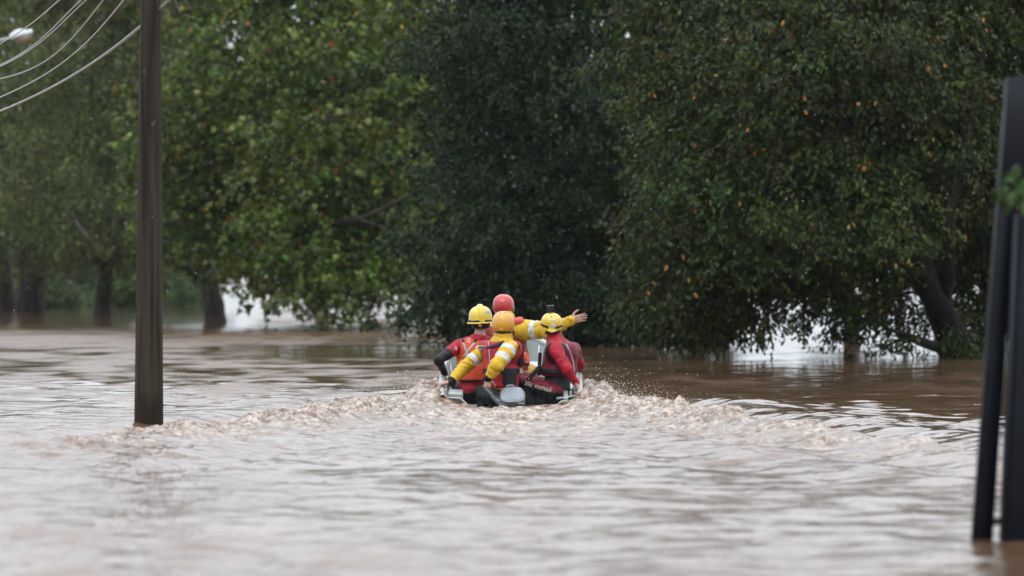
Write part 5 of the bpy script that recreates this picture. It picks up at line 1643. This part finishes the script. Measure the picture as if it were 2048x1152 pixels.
def helmet_rescue(parent):
    c = P(1103, 646, 62.42)
    R = rotm(0.05, 0.05, 0.05)
    L = helmet_local(c, R)
    def shell(X, Y, Z, g=0.0):
        x, y, z = L(X, Y, Z)
        return dome(x, y, z, (0.116 + g, 0.138 + g, 0.112 + g), 0, 2.3)
    def full(X, Y, Z):
        x, y, z = L(X, Y, Z)
        d = smax(shell(X, Y, Z), -0.075 - 0.018 * np.cos(x / 0.116 * 3.1) - z, 0.006)
        rr = np.sqrt(x ** 2 + (y / 1.17) ** 2)
        brim = np.maximum(rr - (0.112 - 0.25 * (z + 0.05)), np.maximum(-0.078 - 0.018 * np.cos(x / 0.116 * 3.1) - z, z + 0.045))
        return -smax(-d, -brim, 0.01)
    lo, hi = c - 0.19, c + 0.19
    hm = sdf_part('helmet', full, lo, hi, 0.0052, H_YEL, parent)
    def patch(cx, cz, w_, h_):
        def g(X, Y, Z):
            x, y, z = L(X, Y, Z)
            return np.maximum(np.maximum(np.maximum(shell(X, Y, Z, 0.003), -shell(X, Y, Z, -0.008)), y), np.maximum(np.abs(x - cx) - w_, np.abs(z - cz) - h_))
        return g
    sdf_part('reflective_patch', patch(0.012, -0.028, 0.026, 0.024), lo, hi, 0.0042, TAPE, hm)
    sdf_part('reflective_patch', patch(0.010, 0.042, 0.027, 0.013), lo, hi, 0.0042, TAPE, hm)
    sdf_part('red_button', patch(-0.010, 0.072, 0.008, 0.008), lo, hi, 0.004, H_RED, hm)
    for sg in (-1, 1):
        def gog(X, Y, Z, sg=sg):
            x, y, z = L(X, Y, Z)
            rr = shell(X, Y, Z, 0.007)
            zz = z + 0.022 + (0.115 - np.abs(x)) * -0.30 * -1
            return np.maximum(np.maximum(rr, -shell(X, Y, Z, -0.01)), np.maximum(np.maximum(np.abs(zz) - 0.011, 0.048 - sg * x), y - 0.06))
        sdf_part('goggle_strap', gog, lo, hi, 0.0045, BLK, hm)
        def tab(X, Y, Z, sg=sg):
            x, y, z = L(X, Y, Z)
            return np.maximum(np.maximum(shell(X, Y, Z, 0.009), -shell(X, Y, Z, -0.01)), np.maximum(np.maximum(np.abs(sg * x - 0.052) - 0.009, np.abs(z + 0.042) - 0.016), y))
        sdf_part('strap_holder', tab, lo, hi, 0.0045, BLK, hm)
    nb = P(1105, 664, 62.36)
    sdf_part('chin_strap', lambda X, Y, Z: np.maximum(np.sqrt((X - nb[0]) ** 2 + ((Y - nb[1] - .03) / 1.2) ** 2) - 0.084, np.abs(Z - nb[2] - 0.12 * (X - nb[0])) - 0.016), nb - 0.13, nb + 0.13, 0.006, BLK, hm)
    return c, R
cR, RR = helmet_rescue(pR)
ac = empty('action_camera', P(1100, 630, 62.42), 'small black action camera mounted on top of the yellow helmet', 'camera')
v, f = box(P(1100.5, 617, 62.42), (0.078, 0.045, 0.066), rotm(0.1, 0, -0.05), bev=0.006)
mesh_obj('camera_body', v, f, BLK, ac, smooth=False)
v, f = box(P(1100.8, 611.2, 62.42), (0.076, 0.043, 0.006), rotm(0.1, 0, -0.05), bev=0.002)
mesh_obj('top_plate', v, f, GREYSTRAP, ac, smooth=False)
v, f = box(P(1100, 626, 62.42), (0.034, 0.05, 0.05), rotm(0.1), bev=0.006)
mesh_obj('camera_mount', v, f, BLK, ac, smooth=False)

# ================================================================== outboard motor
def make_motor():
    c = P(1025, 815, 61.2)
    o = empty('outboard_motor', (c[0], c[1], 0), 'grey topped outboard motor with tiller arm at the stern of the boat', 'motor')
    MG = principled('motor_grey', (0.098, 0.117, 0.14), 0.28, var=0.10, scale=5, bump=0.15, bscale=160, coat=0.3)
    MD = principled('motor_dark', (0.03, 0.034, 0.04), 0.35, var=0.2, scale=8, coat=0.2)
    x0, y0 = c[0], c[1]
    # cowling: rounded plan, sides leaning in, top sloping down aft
    def plan(x, y, w_, l_):
        return ((np.abs((x - x0) / w_) ** 3 + np.abs((y - y0) / l_) ** 3 + 1e-9) ** (1 / 3.0) - 1) * w_
    def top(y):
        return 0.182 + (y - y0) * 0.44 - 0.9 * np.maximum(0, y - y0 - 0.08) ** 1.5
    def cowl(X, Y, Z):
        d = plan(X, Y, 0.142 - 0.10 * np.maximum(0, Z - 0.10), 0.20 - 0.05 * np.maximum(0, Z - .1))
        d = smax(d, Z - top(Y) + 1.6 * (X - x0) ** 2, 0.035)
        d = smax(d, 0.045 - Z, 0.01)
        return d
    m = lambda r: (np.array([x0 - r, y0 - 0.24, -0.1]), np.array([x0 + r, y0 + 0.24, 0.36]))
    lo, hi = m(0.19)
    cw = sdf_part('cowling', lambda X, Y, Z: np.maximum(cowl(X, Y, Z), top(Y) - 0.036 - 1.6 * (X - x0) ** 2 * 0 - Z), lo, hi, 0.0055, MG, o)
    sdf_part('lower_cowling', lambda X, Y, Z: smax(np.maximum(plan(X, Y, 0.138, 0.196), Z - top(Y) + 0.046), -0.12 - Z, 0.01), lo, hi, 0.006, MD, o)
    sdf_part('aft_lip', lambda X, Y, Z: np.maximum(np.maximum(plan(X, Y, 0.142, 0.200), np.abs(Z - 0.040) - 0.014), Y - y0 + 0.06), lo, hi, 0.005, principled('motor_lip', (0.012, 0.013, 0.015), 0.4), o)
    mesh_obj('carry_handle', *tube([(x0 - 0.07, y0 + 0.12, 0.205), (x0 - 0.055, y0 + 0.135, 0.238), (x0 + 0.0, y0 + 0.14, 0.243), (x0 + 0.03, y0 + 0.13, 0.215)], 0.011, 8), MG, cw)
    # tiller: arm, grip, pivot
    a, b_, g = P(1002, 806, 61.30), P(986, 793, 61.45), P(968, 772, 61.60)
    mesh_obj('tiller_arm', *tube([P(1010, 812, 61.2), a, b_], [0.045, 0.046, 0.030], 12), MD, o)
    mesh_obj('tiller_grip', *tube([b_, (b_ + g) / 2, g], [0.022, 0.020, 0.021], 12), principled('tiller_grip', (0.05, 0.056, 0.068), 0.4, var=0.2), o)
    mesh_obj('leg', *tube([(x0, y0 + 0.06, 0.05), (x0, y0 + 0.06, -0.55)], [0.10, 0.06], 14), MD, o)
    v, f = box((x0, y0 + 0.25, -0.08), (0.22, 0.12, 0.22), bev=0.015)
    mesh_obj('clamp_bracket', v, f, MD, o, smooth=False)
    for i, ch in enumerate('SUZUKI'):
        an = math.radians(183 + i * 12.5)
        ca, sa = math.cos(an), math.sin(an)
        rr_ = 1.0 / ((abs(ca) ** 3 + abs(sa) ** 3) ** (1 / 3.0))
        nx_, ny_ = math.copysign(abs(ca) ** 2, ca) / 0.138, math.copysign(abs(sa) ** 2, sa) / 0.196
        q_ = np.array([x0 + 0.1395 * rr_ * ca, y0 + 0.1975 * rr_ * sa, 0.030 - 0.003 * i])
        letters(ch, 0.06, q_, (-ny_, nx_, -0.03), (0, 0, 1), WHITE, o, depth=0.003)
    sdf_part('side_decal', lambda X, Y, Z: np.maximum(np.maximum(plan(X, Y, 0.1405, 0.198), np.abs(Z - 0.03) - 0.03), np.maximum(x0 + 0.06 - X, Y - y0 + 0.12)), lo, hi, 0.005, GREYSTRAP, o)
make_motor()
# ------------------------------------------------------------------ spray thrown up by the hull, falling rain
OCT = (np.array([(1, 0, 0), (-1, 0, 0), (0, 1, 0), (0, -1, 0), (0, 0, 1), (0, 0, -1)], float),
       np.array([(0, 2, 4), (2, 1, 4), (1, 3, 4), (3, 0, 4), (2, 0, 5), (1, 2, 5), (3, 1, 5), (0, 3, 5)]))
def drops(name, label, pos, size, mat, tall=1.0):
    T, F = OCT
    V = pos[:, None, :] + size[:, None, None] * T[None] * np.array([1, 1, tall])
    faces = (np.arange(len(pos)) * 6)[:, None, None] + F[None]
    o = mesh_obj(name, V.reshape(-1, 3), faces.reshape(-1, 3), mat)
    return tag(o, label, kind='stuff')
def make_spray():
    rng = np.random.RandomState(77)
    m = principled('muddy_spray', (0.66, 0.56, 0.48), 0.25, var=0.15, scale=30)
    for sg, n, lab in ((-1, 1100, 'muddy spray flung up along the port side of the boat'), (1, 1500, 'muddy spray flung up along the starboard side of the boat')):
        t = rng.rand(n) ** 1.3
        y = 63.4 - 3.6 * t + rng.normal(0, 0.18, n)
        x = sg * (0.86 + 0.50 * t + np.abs(rng.normal(0, 0.20 + 0.28 * t, n)))
        z = 0.05 + rng.exponential(0.075, n) * (1.3 - t) + 0.09 * (1 - t)
        s = 0.0016 + 0.0050 * rng.rand(n) ** 3
        drops('spray', lab, np.stack([x, y, z], 1), s, m)
make_spray()
def make_rain():
    rng = np.random.RandomState(78)
    n = 800
    d = 34 + 56 * rng.rand(n)
    x = (rng.rand(n) - 0.5) * 0.185 * d
    z = 0.1 + (EYE + 0.05 * d) * rng.rand(n)
    m = principled('rain_drop', (0.75, 0.78, 0.8), 0.1, spec=0.6)
    drops('rain', 'scattered drops of falling rain', np.stack([x, d, z], 1), 0.0013 + 0.0014 * rng.rand(n), m, tall=2.6)
make_rain()
# ------------------------------------------------------------------ damp air over the flood
def make_haze():
    v, f = box((0, 1945, 14.0), (5600, 4900, 36.0))
    o = mesh_obj('haze', v, f, None, smooth=False)
    m = bpy.data.materials.new('damp_air')
    m.use_nodes = True
    t = m.node_tree
    t.nodes.remove(t.nodes['Principled BSDF'])
    pv = t.nodes.new('ShaderNodeVolumePrincipled')
    pv.inputs['Color'].default_value = (0.93, 0.96, 1.0, 1)
    pv.inputs['Density'].default_value = 0.00006
    t.links.new(pv.outputs[0], t.nodes['Material Output'].inputs['Volume'])
    o.data.materials.append(m)
    tag(o, 'thin damp air over the flooded river', kind='stuff')
make_haze()
